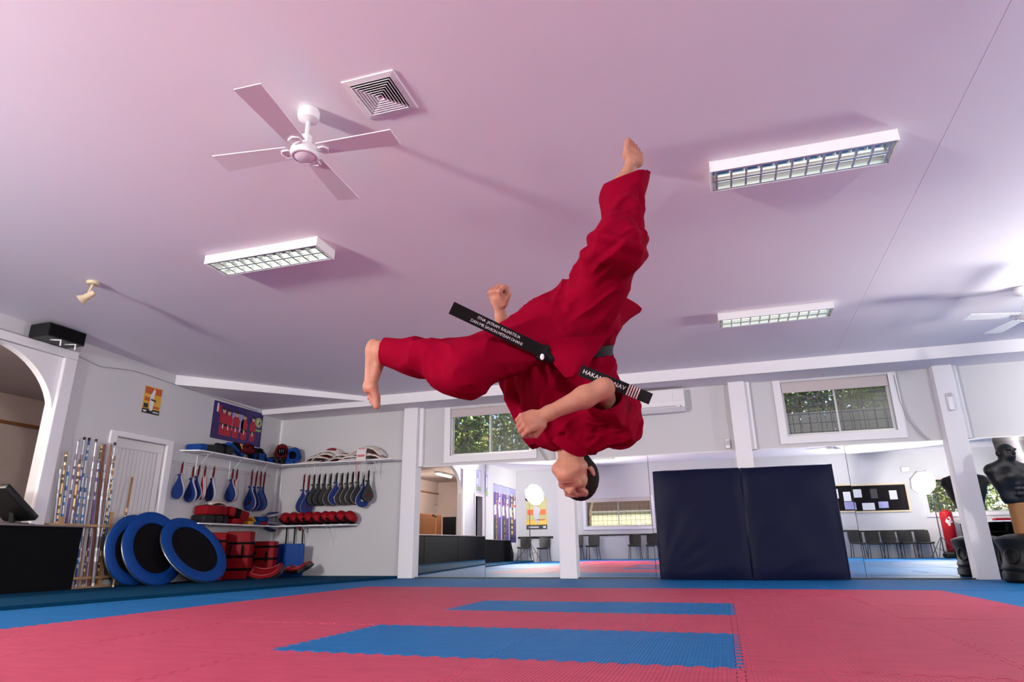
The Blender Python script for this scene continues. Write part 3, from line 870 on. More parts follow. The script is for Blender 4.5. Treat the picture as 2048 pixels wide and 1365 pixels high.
for x0, x1, y, hgt, seed, lab in ((-0.855, 0.312, 9.31, 1.425, 3, 'left navy gym mat standing against the mirrors'),
                                  (0.318, 1.452, 9.30, 1.415, 8, 'right navy gym mat standing against the mirrors')):
    t = thing('gym_mat', lab, 'gym mat', ((x0 + x1) / 2, y, 0.004), (-0.03, 0, 0), 'navy gym mats')
    soft_slab(x1 - x0, hgt, 0.13, 26, 30, 0.012, 0.010, seed).build('cover', 'navy_vinyl', t, smooth='auto')
    w = (x1 - x0) / 2
    for s in (-1, 1):
        MB().tube([(s * (w - 0.006), -0.055, 0.02), (s * (w - 0.006), -0.060, hgt * 0.5), (s * (w - 0.006), -0.055, hgt - 0.02)], 0.006, 8).build('piping', 'navy_dark', t, smooth=True)
    MB().tube([(-w + 0.02, -0.055, hgt - 0.004), (0, -0.058, hgt), (w - 0.02, -0.055, hgt - 0.004)], 0.006, 8).build('piping', 'navy_dark', t, smooth=True)

# ---- air conditioner
t = thing('air_conditioner', 'white split air conditioner below the bulkhead', 'air conditioner', (-0.75, YB, 2.30))
mb = MB(); mb.prism([(0, 0.0), (-0.12, 0.0), (-0.19, 0.05), (-0.20, 0.13), (-0.19, 0.30), (-0.175, 0.325), (0, 0.325)], 'x', -0.42, 0.42)
mb.build('body', 'white_gloss', t)
MB().rbox(-0.40, 0.26, -0.206, -0.19, 0.14, 0.30, 0.004).build('front_panel', 'trim_white', t)
MB().rbox(0.275, 0.40, -0.206, -0.19, 0.14, 0.30, 0.004).build('side_panel', 'trim_white', t)
MB().prism([(-0.125, -0.004), (-0.195, 0.045), (-0.20, 0.043), (-0.13, -0.008)], 'x', -0.38, 0.30).build('air_flap', 'white_gloss', t)
MB().box(-0.38, 0.30, -0.196, -0.19, 0.055, 0.075).build('air_slot', 'wire_grey', t)
MB().sphere((0.36, -0.2, 0.06), 0.009, 8).build('sensor', 'dark_metal', t)
# ---- small boxes
t = thing('motion_sensor', 'small white sensor box left of the column by the blue mat', 'sensor', (0.20, YB, 1.80), group='wall sensors')
MB().rbox(-0.03, 0.03, -0.05, 0, -0.065, 0.065, 0.012).build('case', 'white_gloss', t, smooth='auto'); MB().rbox(-0.022, 0.022, -0.056, -0.045, -0.02, 0.045, 0.006).build('lens', 'wire_grey', t)
t = thing('motion_sensor', 'white emergency lamp box on the column beside the dummy', 'sensor', (2.985, 9.45, 2.165), group='wall sensors')
MB().rbox(-0.035, 0.035, -0.055, 0, -0.115, 0.115, 0.014).build('case', 'white_gloss', t, smooth='auto'); MB().rbox(-0.028, 0.028, -0.06, -0.05, 0.06, 0.11, 0.006).build('lens', 'wire_grey', t)
for nm, pts, lab in (('blind_cord', [(-2.66, YB - 0.03, 2.60), (-2.665, YB - 0.03, 2.2), (-2.63, YB - 0.03, 1.98), (-2.52, YB - 0.02, 1.78), (-2.47, YB - 0.02, 1.70)], 'thin blind cord hanging beside the window behind the jumper'),
                     ('blind_cord', [(2.44, YB - 0.03, 2.60), (2.45, YB - 0.03, 2.25), (2.50, YB - 0.03, 1.98), (2.60, YB - 0.02, 1.80), (2.68, YB - 0.02, 1.705)], 'thin blind cord hanging between the window and the right column')):
    o = MB().tube(pts, 0.0045, 6).tube([(a + 0.03, b, c) for a, b, c in pts], 0.0035, 6).build(nm, 'cable_grey', smooth=True); tag(o, lab, 'cord', 'blind cords')

# ---- striking dummy: moulded torso on a water base
def torso_dummy(loc, rz, label):
    t = thing('striking_dummy', label, 'training dummy', loc, (0, 0, rz))
    v = Vol((-0.32, -0.24, 0.80), (0.32, 0.24, 1.56), 0.0085)
    c = lambda *a, **k: v.cap(*a, **k)
    c((0, 0.01, 0.90), (0, 0.015, 1.06), 0.125, 0.15, 0.04, sq=((0, 1, 0), 0.78))
    c((-0.05, 0.0, 1.12), (0.05, 0.0, 1.12), 0.135, 0.135, 0.05, sq=((0, 1, 0), 0.85))
    for s in (-1, 1):
        c((s * 0.08, 0.015, 1.10), (s * 0.185, 0.02, 1.205), 0.10, 0.062, 0.05)
        v.ell((s * 0.075, -0.085, 1.135), (0.075, 0.045, 0.055), k=0.03)
        c((s * 0.04, 0.01, 1.30), (s * 0.17, 0.02, 1.235), 0.045, 0.05, 0.04)
        for i in range(3): v.ell((s * 0.035, -0.098 + 0.004 * i, 1.045 - 0.055 * i), (0.034, 0.022, 0.026), k=0.014)
        c((s * 0.145, -0.01, 1.08), (s * 0.105, 0.0, 0.90), 0.045, 0.04, 0.04)
    c((0, 0.015, 1.24), (0, 0.0, 1.33), 0.062, 0.058, 0.05)
    v.ell((0, -0.005, 1.415), (0.074, 0.092, 0.10), k=0.03)
    v.ell((0, -0.035, 1.355), (0.05, 0.055, 0.045), k=0.03)
    v.cap((0, -0.098, 1.415), (0, -0.112, 1.385), 0.010, 0.016, 0.012)
    v.cap((-0.045, -0.088, 1.437), (0.045, -0.088, 1.437), 0.012, 0.012, 0.015)
    for s in (-1, 1):
        v.ell((s * 0.03, -0.092, 1.418), (0.016, 0.012, 0.010), k=0.008, mode='sub')
        v.ell((s * 0.077, 0.01, 1.40), (0.014, 0.022, 0.032), k=0.008)
    v.cap((-0.022, -0.094, 1.352), (0.022, -0.094, 1.352), 0.007, 0.007, 0.006)
    v.cut((0, 0, 0.835), (0, 0, -1))
    V, F = v.mesh(); mesh_from('torso', V, F, 'black_rubber', t, relax=1).scale = (1.14, 1.1, 1.0)
    mb = MB(); prof = []
    for i in range(16): prof += [(0.098, 0.50 + 0.022 * i), (0.093, 0.511 + 0.022 * i)]
    mb.lathe([(0.001, 0.49)] + prof + [(0.001, 0.86)], 36); mb.build('post', 'tan_post', t, smooth=True)
    mb = MB(); mb.lathe([(0.001, 0), (0.27, 0.0), (0.295, 0.03), (0.295, 0.10), (0.275, 0.12), (0.285, 0.14), (0.285, 0.17), (0.27, 0.19), (0.272, 0.36), (0.30, 0.42), (0.305, 0.455), (0.285, 0.475), (0.17, 0.505), (0.12, 0.51), (0.001, 0.51)], 44)
    base = mb.build('water_base', 'black_plastic', t, smooth='auto')
    for k in range(6):
        a = 2 * PI * k / 6 + 0.2
        mb = MB(); M = Matrix.Rotation(a, 4, 'Z') @ Matrix.Translation((0.268, 0, 0.28)) @ Matrix.Rotation(PI / 2, 4, 'Y')
        ring = [(0.075, -0.006), (0.085, 0.006), (0.075, 0.012), (0.065, 0.006), (0.06, -0.006)]
        mb.lathe(ring, 20, M=M, caps=False); mb.build('embossed_ring', 'black_plastic', base, smooth=True)
    return t
torso_dummy((3.215, 8.80, 0.003), math.radians(22), 'black torso striking dummy on a round base at the right edge')

# ================================================================== LEFT WALL, COUNTER, SHELVES
# ---- reception counter
t = thing('reception_counter', 'long black reception counter under the arch', 'counter', (-7.28, 1.55, PLAT))
L = Vector(t.location)
def PB(mb, nm, m, par=None, **k):
    par = par or t
    o = mb.build(nm, m, par, **k); o.location = -Vector(par.location) if par.parent is None else (0, 0, 0)
    return o
for y0, y1 in ((3.70, 5.95), (1.45, 3.68), (-0.80, 1.43), (-2.75, -0.82)):
    PB(MB().rbox(-7.25, -7.21, y0, y1, PLAT, 0.715, 0.004), 'front_panel', 'counter_black')
PB(MB().prism([(-2.75, PLAT), (-2.75, 0.715), (-2.82, 0.715), (-3.15, 0.28), (-3.12, PLAT)], 'x', -7.25, -7.0), 'slanted_end', 'counter_black')
PB(MB().rbox(-7.90, -7.19, 0.95, 5.35, 0.715, 0.742, 0.006), 'worktop', 'counter_edge')
PB(MB().rbox(-7.256, -7.19, 5.352, 5.96, 0.7155, 0.735, 0.005), 'top_ledge', 'counter_edge')
PB(MB().rbox(-7.34, -7.19, -2.82, 0.70, 0.715, 0.735, 0.005), 'top_ledge', 'counter_edge')
for y in (1.2, 3.2, 5.1):
    PB(MB().box(-7.85, -7.27, y, y + 0.03, PLAT, 0.714), 'support_panel', 'counter_black')
# ---- flat screen on the counter, seen from behind
t = thing('counter_monitor', 'black tilted monitor seen from behind on the counter', 'monitor', (-7.50, 5.20, 0.744))
a0 = math.atan2(0.34, -0.42)
M = Matrix.Translation((0, 0.22, 0.055)) @ Matrix.Rotation(math.radians(141), 4, 'X')
MB().rbox(-0.24, 0.24, 0.0, 0.52, -0.035, 0.035, 0.02, M=M).build('casing', 'black_plastic', t, smooth='auto')
MB().rbox(-0.21, 0.21, 0.05, 0.47, 0.028, 0.037, 0.003, M=M).build('screen', 'black_rubber', t)
MB().rbox(-0.15, 0.15, -0.02, 0.36, 0.0, 0.014, 0.006).build('base', 'black_plastic', t)
MB().tube([(0, 0.12, 0.01), (0, 0.10, 0.14)], 0.03, 10).build('neck', 'black_plastic', t)

# ---- loudspeaker strapped above the beam
t = thing('loudspeaker', 'black loudspeaker box on the beam above the arch', 'speaker', (-7.20, 5.16, 2.775))
MB().rbox(-0.15, 0.15, -0.23, 0.23, 0.006, 0.165, 0.008).build('cabinet', 'black_plastic', t)
MB().rbox(0.15, 0.158, -0.21, 0.21, 0.02, 0.15, 0.003).build('grille', 'black_cloth', t)
for y in (-0.10, 0.08): MB().tube([(0.03, y, 0.005), (0.12, y, -0.01), (0.20, y, -0.02), (0.205, y, -0.09)], 0.009, 8).build('bracket', 'white_gloss', t, smooth=True)
# ---- cable run
o = MB().tube([(-7.34, 4.2, 2.80), (-7.335, 5.0, 2.79), (-7.335, 5.55, 2.745), (-7.345, 5.87, 2.69), (-7.345, 6.16, 2.735), (-7.345, 6.38, 2.765), (-7.345, 6.72, 2.755), (-7.345, 7.08, 2.74), (-7.345, 7.8, 2.725), (-7.345, 8.9, 2.70)], 0.005, 6).build('speaker_cable', 'cable_grey', smooth=True)
tag(o, 'thin grey cable running along the top of the left wall', 'cable')

# ---- prints on the walls
mat('print_yellow', (0.70, 0.40, 0.03), 0.5, var=0.35, vscale=9); mat('print_orange', (0.55, 0.10, 0.02), 0.5, var=0.3, vscale=20)
mat('print_white', (0.75, 0.74, 0.76), 0.5); mat('print_black', (0.02, 0.02, 0.02), 0.5, var=0.3, vscale=15)
mat('print_purple', (0.030, 0.012, 0.13), 0.4, var=0.35, vscale=3); mat('print_red', (0.42, 0.01, 0.03), 0.5, var=0.2, vscale=14)
mat('print_skin', (0.62, 0.36, 0.25), 0.5); mat('print_hair', (0.03, 0.02, 0.02), 0.5); mat('print_green', (0.25, 0.42, 0.12), 0.5)
mat('print_olive', (0.50, 0.48, 0.20), 0.5); mat('print_lilac', (0.30, 0.30, 0.55), 0.5, var=0.3, vscale=4); mat('print_gold', (0.75, 0.52, 0.10), 0.45)
def disc(cx, cy, rx, ry, n=14): return [(cx + rx * math.cos(2 * PI * i / n), cy + ry * math.sin(2 * PI * i / n)) for i in range(n)]
def poster(name, label, cat, M, w, h, base, shapes, group=None, thick=0.003):
    """flat sheet in its local xy plane; shapes = [(material, polygon in 0..1, layer)]"""
    t = thing(name, label, cat, group=group); t.matrix_world = M
    MB().box(-w / 2, w / 2, -h / 2, h / 2, 0, thick).build('sheet', base, t)
    ms = []; 
    for m, p, *l in shapes:
        if m not in ms: ms.append(m)
    if shapes:
        mb = MB()
        for m, p, *l in shapes:
            z = thick + 0.0012 * ((l[0] if l else 0) + 1)
            mb.add([((x - 0.5) * w, (y - 0.5) * h, z) for x, y in p], [list(range(len(p)))], ms.index(m))
        mb.build('print', ms, t)
    return t
def wallM(c, side):
    """sheet frame: side 'L' left wall facing +x, 'R' rear wall facing +y, 'B' facing -y"""
    if side == 'L': return basis4(c, (0, 1, 0), (0, 0, 1), (1, 0, 0))
    if side == 'R': return basis4(c, (-1, 0, 0), (0, 0, 1), (0, 1, 0))
    return basis4(c, (1, 0, 0), (0, 0, 1), (0, -1, 0))
R4 = lambda x0, y0, x1, y1: [(x0, y0), (x1, y0), (x1, y1), (x0, y1)]
rd = random.Random(2)
sh = [('print_orange', R4(0.03, 0.72, 0.97, 0.97), 0), ('print_black', R4(0.0, 0.0, 1.0, 0.17), 0), ('print_orange', R4(0.05, 0.45, 0.35, 0.6), 0), ('print_black', R4(0.05, 0.2, 0.3, 0.36), 0),
      ('print_white', [(0.40, 0.12), (0.56, 0.12), (0.60, 0.42), (0.56, 0.62), (0.62, 0.86), (0.52, 0.97), (0.44, 0.8), (0.34, 0.66), (0.36, 0.45)], 1),
      ('print_black', [(0.40, 0.5), (0.70, 0.46), (0.72, 0.52), (0.42, 0.56)], 2), ('print_skin', disc(0.52, 0.92, 0.05, 0.04), 2),
      ('print_white', R4(0.06, 0.05, 0.24, 0.11), 1), ('print_white', R4(0.62, 0.06, 0.94, 0.10), 1), ('print_orange', R4(0.6, 0.22, 0.95, 0.30), 1)]
poster('wall_poster', 'small yellow poster of a white-clad kicker above the plank door', 'poster', wallM((XL + 0.002, 6.755, 2.43), 'L'), 0.29, 0.375, 'print_yellow', sh)
sh = [('print_lilac', R4(0.36, 0.3, 0.6, 0.8), 0)]
for i, (cx, top, s) in enumerate(((0.20, 0.86, 1.05), (0.30, 0.84, 1.1), (0.45, 0.84, 1.05), (0.62, 0.82, 1.0), (0.80, 0.82, 0.95))):
    w_ = 0.062 * s
    sh += [('print_red', [(cx - w_ * 1.1, top - 0.22), (cx - w_ * 0.6, top - 0.13), (cx + w_ * 0.6, top - 0.13), (cx + w_ * 1.1, top - 0.24), (cx + w_, top - 0.5), (cx + w_ * 0.9, 0.12), (cx - w_ * 0.9, 0.12), (cx - w_, top - 0.5)], i % 3),
           ('print_black', R4(cx - w_, top - 0.47, cx + w_, top - 0.42), 3), ('print_white', R4(cx - 0.012, top - 0.56, cx + 0.006, top - 0.44), 4),
           ('print_skin', disc(cx, top - 0.07, 0.032 * s, 0.075 * s), 3), ('print_hair', disc(cx, top - 0.012, 0.034 * s, 0.042 * s), 4)]
sh += [('print_olive', disc(0.915, 0.70, 0.072, 0.145, 24), 0), ('print_green', disc(0.915, 0.70, 0.060, 0.12, 24), 1), ('print_olive', disc(0.915, 0.70, 0.045, 0.09, 24), 2), ('print_black', disc(0.925, 0.69, 0.02, 0.05), 3), ('print_white', disc(0.90, 0.71, 0.012, 0.05), 4),
       ('print_white', R4(0.06, 0.72, 0.09, 0.95), 0), ('print_red', R4(0.09, 0.68, 0.15, 0.9), 0), ('print_green', R4(0.85, 0.44, 0.98, 0.5), 0)]
poster('team_banner', 'purple banner with five people in red above the upper shelf', 'banner', wallM((XL + 0.002, 8.485, 2.39), 'L'), 1.16, 0.585, 'print_purple', sh)

# ---- L-shaped shelves with brackets
ZS1, ZS2 = 1.815, 0.805
def Lshelf(zs, ynear, xright, depth, label, grp):
    t = thing('wall_shelf', label, 'shelf', (XL, YB, zs), group=grp)
    P = [(0, ynear - YB - 0.0), (depth, ynear - YB + 0.10), (depth, -depth), (xright - XL - 0.05, -depth), (xright - XL, 0), (0, 0)]
    MB().prism(P, 'z', 0.0, 0.018).build('board', 'white_gloss', t)
    ys = [ynear + 0.35, ynear + 1.05] + ([YB - 0.55] if YB - ynear > 1.9 else [])
    for y in ys:
        yy = y - YB
        MB().tube([(0.008, yy, -0.30), (0.008, yy, -0.006), (depth - 0.03, yy, -0.006)], 0.008, 6).tube([(0.008, yy, -0.24), (depth - 0.08, yy, -0.012)], 0.006, 6).build('bracket', 'white_metal', t)
    for x in (XL + 0.75, (XL + xright) / 2 + 0.35, xright - 0.40):
        xx = x - XL
        MB().tube([(xx, -0.008, -0.30), (xx, -0.008, -0.006), (xx, -depth + 0.03, -0.006)], 0.008, 6).tube([(xx, -0.008, -0.24), (xx, -depth + 0.08, -0.012)], 0.006, 6).build('bracket', 'white_metal', t)
    return t
Lshelf(ZS1, 7.36, -4.93, 0.29, 'upper white corner shelf heaped with sparring gear', 'corner shelves')
Lshelf(ZS2, 7.55, -5.68, 0.26, 'lower white corner shelf with red mitts', 'corner shelves')
# hook rails
t = thing('hook_rail', 'white wire hook rail below the upper shelf on the left wall', 'rail', (XL, 8.3, 1.665), group='hook rails')
MB().tube([(0.012, -1.05, 0), (0.012, 1.1, 0)], 0.004, 6).tube([(0.012, -1.05, -0.03), (0.012, 1.1, -0.03)], 0.004, 6).build('wire', 'wire_grey', t)
t = thing('hook_rail', 'white wire hook rail below the upper shelf on the back wall', 'rail', (-6.0, YB, 1.665), group='hook rails')
MB().tube([(-0.85, -0.012, 0), (0.75, -0.012, 0)], 0.004, 6).tube([(-0.85, -0.012, -0.03), (0.75, -0.012, -0.03)], 0.004, 6).build('wire', 'wire_grey', t)

# ---- kick paddles
def tear(L0, W0, n=26):
    """teardrop outline hanging down from (0,0), wide end low"""
    pts = []
    for i in range(n + 1):
        s = i / n; w = W0 / 2 * (0.16 + 0.84 * math.sin(min(1, max(0, (s - 0.12) / 0.62)) * PI / 2) ** 1.5)
        if s > 0.70: w = W0 / 2 * math.sqrt(max(0, 1 - ((s - 0.70) / 0.30) ** 2)) * 1.0
        pts.append((w, -L0 * s))
    return pts
def paddle_proto(face, rim, handle, L0, W0, HL, mark=None):
    t = thing('kick_paddle', 'x', 'kick paddle')
    o = tear(L0, W0); out = o + [(-x, z) for x, z in o[::-1][1:-1]]
    for k, y in enumerate((-0.017, 0.017)):
        s = -1 if k == 0 else 1
        n = len(out)
        a = y - 0.011; b = y + 0.011
        mb = MB()
        fa = [(x * 0.93, (a if s < 0 else b), -HL + z * 0.985 - 0.003) for x, z in out]; mid = [(x, y, -HL + z) for x, z in out]
        bk = [(x * 0.97, (b if s < 0 else a), -HL + z * 0.99) for x, z in out]
        mb.add(fa, [list(range(n))], 0); mb.add(fa + mid, [(i, (i + 1) % n, n + (i + 1) % n, n + i) for i in range(n)], 0)
        mb.add(mid + bk, [(i, (i + 1) % n, n + (i + 1) % n, n + i) for i in range(n)], 1); mb.add(bk, [list(range(n))], 1)
        pd = mb.build('pad', [face, rim], t)
        if mark and k == 0:
            MB().add([(x, a - 0.0015, z) for x, z in [(p[0] * 0.03, -HL - L0 * 0.70 + p[1] * 0.03) for p in disc(0, 0, 1, 0.8, 10)]], [list(range(10))]).build('emblem', mark, pd)
    MB().tube([(0, 0, 0.0), (0, 0, -HL * 0.5), (0, 0, -HL - 0.03)], [0.011, 0.015, 0.012], 10).build('handle', handle, t, smooth='auto')
    MB().rbox(-0.05, 0.0, -0.012, 0.012, -HL - 0.035, -HL - 0.012, 0.004).build('collar', face, t)
    MB().tube([(0, 0, -0.01), (0.008, 0, 0.02), (0, 0, 0.035), (-0.008, 0, 0.02), (0, 0, -0.008)], 0.0025, 6).build('wrist_strap', 'black_cloth', t)
    return t
protos = {'blue': paddle_proto('blue_pad', 'white_vinyl', 'dark_red', 0.36, 0.185, 0.15),
          'red': paddle_proto('red_vinyl', 'white_vinyl', 'dark_red', 0.34, 0.17, 0.15),
          'black': paddle_proto('black_rubber', 'black_cloth', 'black_cloth', 0.36, 0.20, 0.15, 'dark_red'),
          'blacktrim': paddle_proto('black_rubber', 'cream_vinyl', 'black_cloth', 0.36, 0.21, 0.16),
          'bluelong': paddle_proto('blue_pad', 'white_vinyl', 'dark_red', 0.40, 0.20, 0.24, 'dark_red'),
          'bluemark': paddle_proto('blue_pad', 'white_vinyl', 'black_cloth', 0.38, 0.22, 0.14, 'white_vinyl')}
used = set()
def paddle(kind, loc, rz, lab, grp, rx=0.0, ry=0.0):
    o = protos[kind] if kind not in used else copy_tree(protos[kind])
    used.add(kind)
    o.location = loc; o.rotation_euler = (rx, ry, rz); tag(o, lab, None, grp)
    MB().tube([(0, 0, 0.01), (0, 0.0, 0.028)], 0.004, 6)
    return o
G1 = 'paddles hanging on the left wall'
left = [('blue', 7.34, 1.64, 'blue kick paddle nearest the plank door on the left wall', 0.1), ('blue', 7.55, 1.605, 'second blue kick paddle from the plank door', 0.05),
        ('blue', 7.66, 1.64, 'third blue kick paddle from the door, left of the red one', 0.35), ('red', 7.78, 1.64, 'red kick paddle beside the blue group nearest the door', -0.55),
        ('blue', 7.96, 1.64, 'blue kick paddle just right of the first red one', -0.15), ('blue', 8.36, 1.66, 'blue kick paddle alone beside the second red one', 0.1),
        ('red', 8.46, 1.66, 'red kick paddle in the middle of the left wall', -0.5), ('bluelong', 8.81, 1.685, 'long-handled blue paddle, first of four near the corner', 0.15),
        ('bluelong', 8.93, 1.685, 'long-handled blue paddle, second of four near the corner', 0.55), ('bluelong', 9.03, 1.69, 'long-handled blue paddle, third of four near the corner', 0.6),
        ('bluelong', 9.13, 1.69, 'long-handled blue paddle, fourth of four near the corner', 0.65)]
for i, (k, y, z, lab, rz) in enumerate(left): paddle(k, (XL + 0.12, y, z), rz, lab, G1, ry=-0.03 if i % 2 else 0.03)
G2 = 'paddles hanging on the back wall'
back = [('bluelong', -6.70, 1.66, 'leftmost long blue paddle on the back wall'), ('bluelong', -6.60, 1.645, 'second long blue paddle on the back wall'),
        ('black', -6.50, 1.65, 'first black paddle right of the long blue pair'), ('black', -6.40, 1.65, 'second black paddle right of the long blue pair'),
        ('black', -6.29, 1.65, 'third black paddle, left of the bright blue one'), ('blacktrim', -6.18, 1.65, 'black paddle hanging half behind the bright blue one'),
        ('bluemark', -6.07, 1.66, 'bright blue paddle with white mark among the black ones'), ('blacktrim', -5.96, 1.65, 'black pale-edged paddle right of the bright blue one'),
        ('blacktrim', -5.86, 1.655, 'second black pale-edged paddle right of the bright blue one'), ('blacktrim', -5.76, 1.66, 'third black pale-edged paddle right of the bright blue one'),
        ('blacktrim', -5.655, 1.665, 'fourth black pale-edged paddle right of the bright blue one'), ('bluemark', -5.555, 1.60, 'blue paddle mostly hidden behind the rightmost black one'),
        ('black', -5.45, 1.67, 'rightmost black paddle with orange mark on the back wall')]
for i, (k, x, z, lab) in enumerate(back): paddle(k, (x, YB - 0.13 - (0.03 if i == 12 else 0), z), math.radians(46), lab, G2, ry=0.02)

# ================================================================== GEAR ON THE SHELVES
def put(t, loc, rot=(0, 0, 0)):
    t.location = loc; t.rotation_euler = rot; return t
T1 = ZS1 + 0.019; T2 = ZS2 + 0.019
def block(name, lab, cat, loc, rot, sx, sy, sz, m, bands=(), grp=None, r=0.018):
    """padded block standing on its base, with strap or colour bands around it"""
    t = thing(name, lab, cat, loc, rot, grp)
    MB().rbox(-sx / 2, sx / 2, -sy / 2, sy / 2, 0, sz, r).build('padding', m, t, smooth='auto')
    for nm, ax, a, b, bm in bands:
        e = 0.004
        mb = MB()
        if ax == 'x': mb.rbox(a, b, -sy / 2 - e, sy / 2 + e, -0.0, sz + e, r)
        elif ax == 'y': mb.rbox(-sx / 2 - e, sx / 2 + e, a, b, -0.0, sz + e, r)
        else: mb.rbox(-sx / 2 - e, sx / 2 + e, -sy / 2 - e, sy / 2 + e, a, b, r)
        mb.build(nm, bm, t, smooth='auto')
    return t
# upper shelf, left wall run (x from wall 0..0.29, y 7.4..9.5)
block('kick_shield', 'blue and black kick shield at the near end of the upper shelf', 'kick shield', (XL + 0.15, 7.62, T1), (0.10, 0, 0.12), 0.24, 0.34, 0.10, 'black_rubber', [('end_cover', 'y', -0.18, -0.03, 'blue_vinyl')])
block('kick_shield', 'dark shield lying behind the blue one on the upper shelf', 'kick shield', (XL + 0.15, 7.98, T1), (0.06, 0, -0.1), 0.22, 0.36, 0.12, 'black_rubber', [('strap', 'y', -0.02, 0.04, 'black_cloth')])
block('kick_shield', 'blue pad slanting over the gear on the upper shelf', 'kick shield', (XL + 0.17, 8.28, T1 + 0.09), (-0.30, 0.12, 0.2), 0.10, 0.46, 0.05, 'blue_vinyl', [('strap', 'y', 0.06, 0.1, 'black_cloth')])
block('kick_shield', 'blue block with black band on the upper shelf', 'kick shield', (XL + 0.19, 8.80, T1), (0, 0, 0.05), 0.18, 0.24, 0.12, 'blue_vinyl', [('strap', 'y', -0.12, -0.07, 'black_cloth'), ('strap', 'y', 0.07, 0.12, 'black_cloth')])
block('kick_shield', 'small blue block near the corner of the upper shelf', 'kick shield', (XL + 0.17, 9.10, T1), (0, 0, -0.1), 0.17, 0.20, 0.07, 'blue_vinyl', [('strap', 'y', 0.03, 0.08, 'black_cloth')])
# soft bags and gloves
def lump(name, lab, cat, loc, parts, m, size=0.25, h=0.008, straps=None, grp=None, rz=0.0):
    t = thing(name, lab, cat, loc, (0, 0, rz), grp)
    v = Vol((-size, -size, -0.02), (size, size, size * 1.6), h)
    for p in parts:
        if p[0] == 'c': v.cap(p[1], p[2], p[3], p[4], 0.03, sq=p[5] if len(p) > 5 else None)
        elif p[0] == 's': v.ell(p[1], p[2], k=0.02, mode='sub')
        else: v.ell(p[1], p[2], k=0.03)
    v.cut((0, 0, 0), (0, 0, -1))
    V, F = v.mesh()
    def wr(P, n): return 0.004 * np.sin(P[:, 0] * 60 + 3 * np.sin(P[:, 2] * 40)) * np.sin(P[:, 1] * 47 + 1)
    mesh_from('shell', V, F, m, t, disp=wr)
    for s in (straps or []): MB().tube(s[0], s[1], 8).build(s[3] if len(s) > 3 else 'strap', s[2], t, smooth=True)
    return t
lump('gear_bag', 'crumpled red bag on the heap before the purple banner', 'bag', (XL + 0.13, 8.62, T1 + 0.10), [('c', (-0.02, -0.12, 0.05), (-0.01, 0.10, 0.05), 0.06, 0.07), ('e', (0, 0, 0.10), (0.05, 0.11, 0.07)), ('c', (0, 0.12, 0.03), (0, 0.20, 0.02), 0.03, 0.02)], 'dark_red', 0.27,
     straps=[([(0.05, -0.1, 0.08), (0.07, -0.04, 0.13), (0.06, 0.05, 0.14), (0.05, 0.1, 0.08)], 0.008, 'black_cloth')])
lump('gear_bag', 'dark bag with orange buckle left of the red bag', 'bag', (XL + 0.12, 8.33, T1 + 0.13), [('c', (0, -0.08, 0.03), (0, 0.08, 0.04), 0.045, 0.05), ('e', (0, 0.02, 0.07), (0.05, 0.09, 0.045))], 'black_cloth', 0.2,
     straps=[([(0.055, 0.06, 0.09), (0.06, 0.09, 0.05), (0.055, 0.11, 0.02)], 0.012, 'yellow_vinyl', 'buckle')])
for i, (y, x, s, lab) in enumerate(((8.98, 0.10, 1.0, 'black glove behind the blue blocks on the upper shelf'), (9.26, 0.16, 1.1, 'black glove at the corner of the upper shelf'),
                                    (9.38, 0.30, 1.0, 'black glove in the corner below the red head guard'), (9.22, 0.23, 0.85, 'small black glove hanging over the shelf edge'))):
    lump('sparring_glove', lab, 'glove', (XL + x, y, T1 + (0.05 if i == 0 else 0)), [('c', (-0.05 * s, 0, 0.055 * s), (0.03 * s, 0.0, 0.06 * s), 0.05 * s, 0.062 * s), ('c', (0.03 * s, 0.05 * s, 0.05 * s), (0.07 * s, 0.03 * s, 0.06 * s), 0.02 * s, 0.025 * s), ('c', (-0.1 * s, 0, 0.045 * s), (-0.05 * s, 0, 0.05 * s), 0.045 * s, 0.04 * s)], 'black_rubber', 0.2,
         straps=[([(-0.1 * s, -0.05 * s, 0.04 * s), (-0.1 * s, 0, 0.095 * s), (-0.1 * s, 0.05 * s, 0.04 * s)], 0.009, 'black_cloth')], grp='black sparring gloves', rz=i * 0.8)
lump('gear_bag', 'large black bag behind the blue block on the upper shelf', 'bag', (XL + 0.12, 8.86, T1 + 0.08), [('c', (0, -0.16, 0.06), (0, 0.14, 0.05), 0.06, 0.055), ('e', (0.01, 0.0, 0.09), (0.06, 0.13, 0.05))], 'black_cloth', 0.25,
     straps=[([(0.05, -0.1, 0.10), (0.08, -0.04, 0.13), (0.08, 0.05, 0.12), (0.05, 0.1, 0.08)], 0.007, 'black_rubber')])
lump('gear_bag', 'grey-black soft bag over the dark shield on the upper shelf', 'bag', (XL + 0.10, 8.10, T1 + 0.115), [('c', (0, -0.14, 0.02), (0, 0.12, 0.03), 0.045, 0.05)], 'black_rubber', 0.22,
     straps=[([(0.04, -0.08, 0.05), (0.06, 0.0, 0.07), (0.04, 0.08, 0.06)], 0.006, 'black_cloth')])
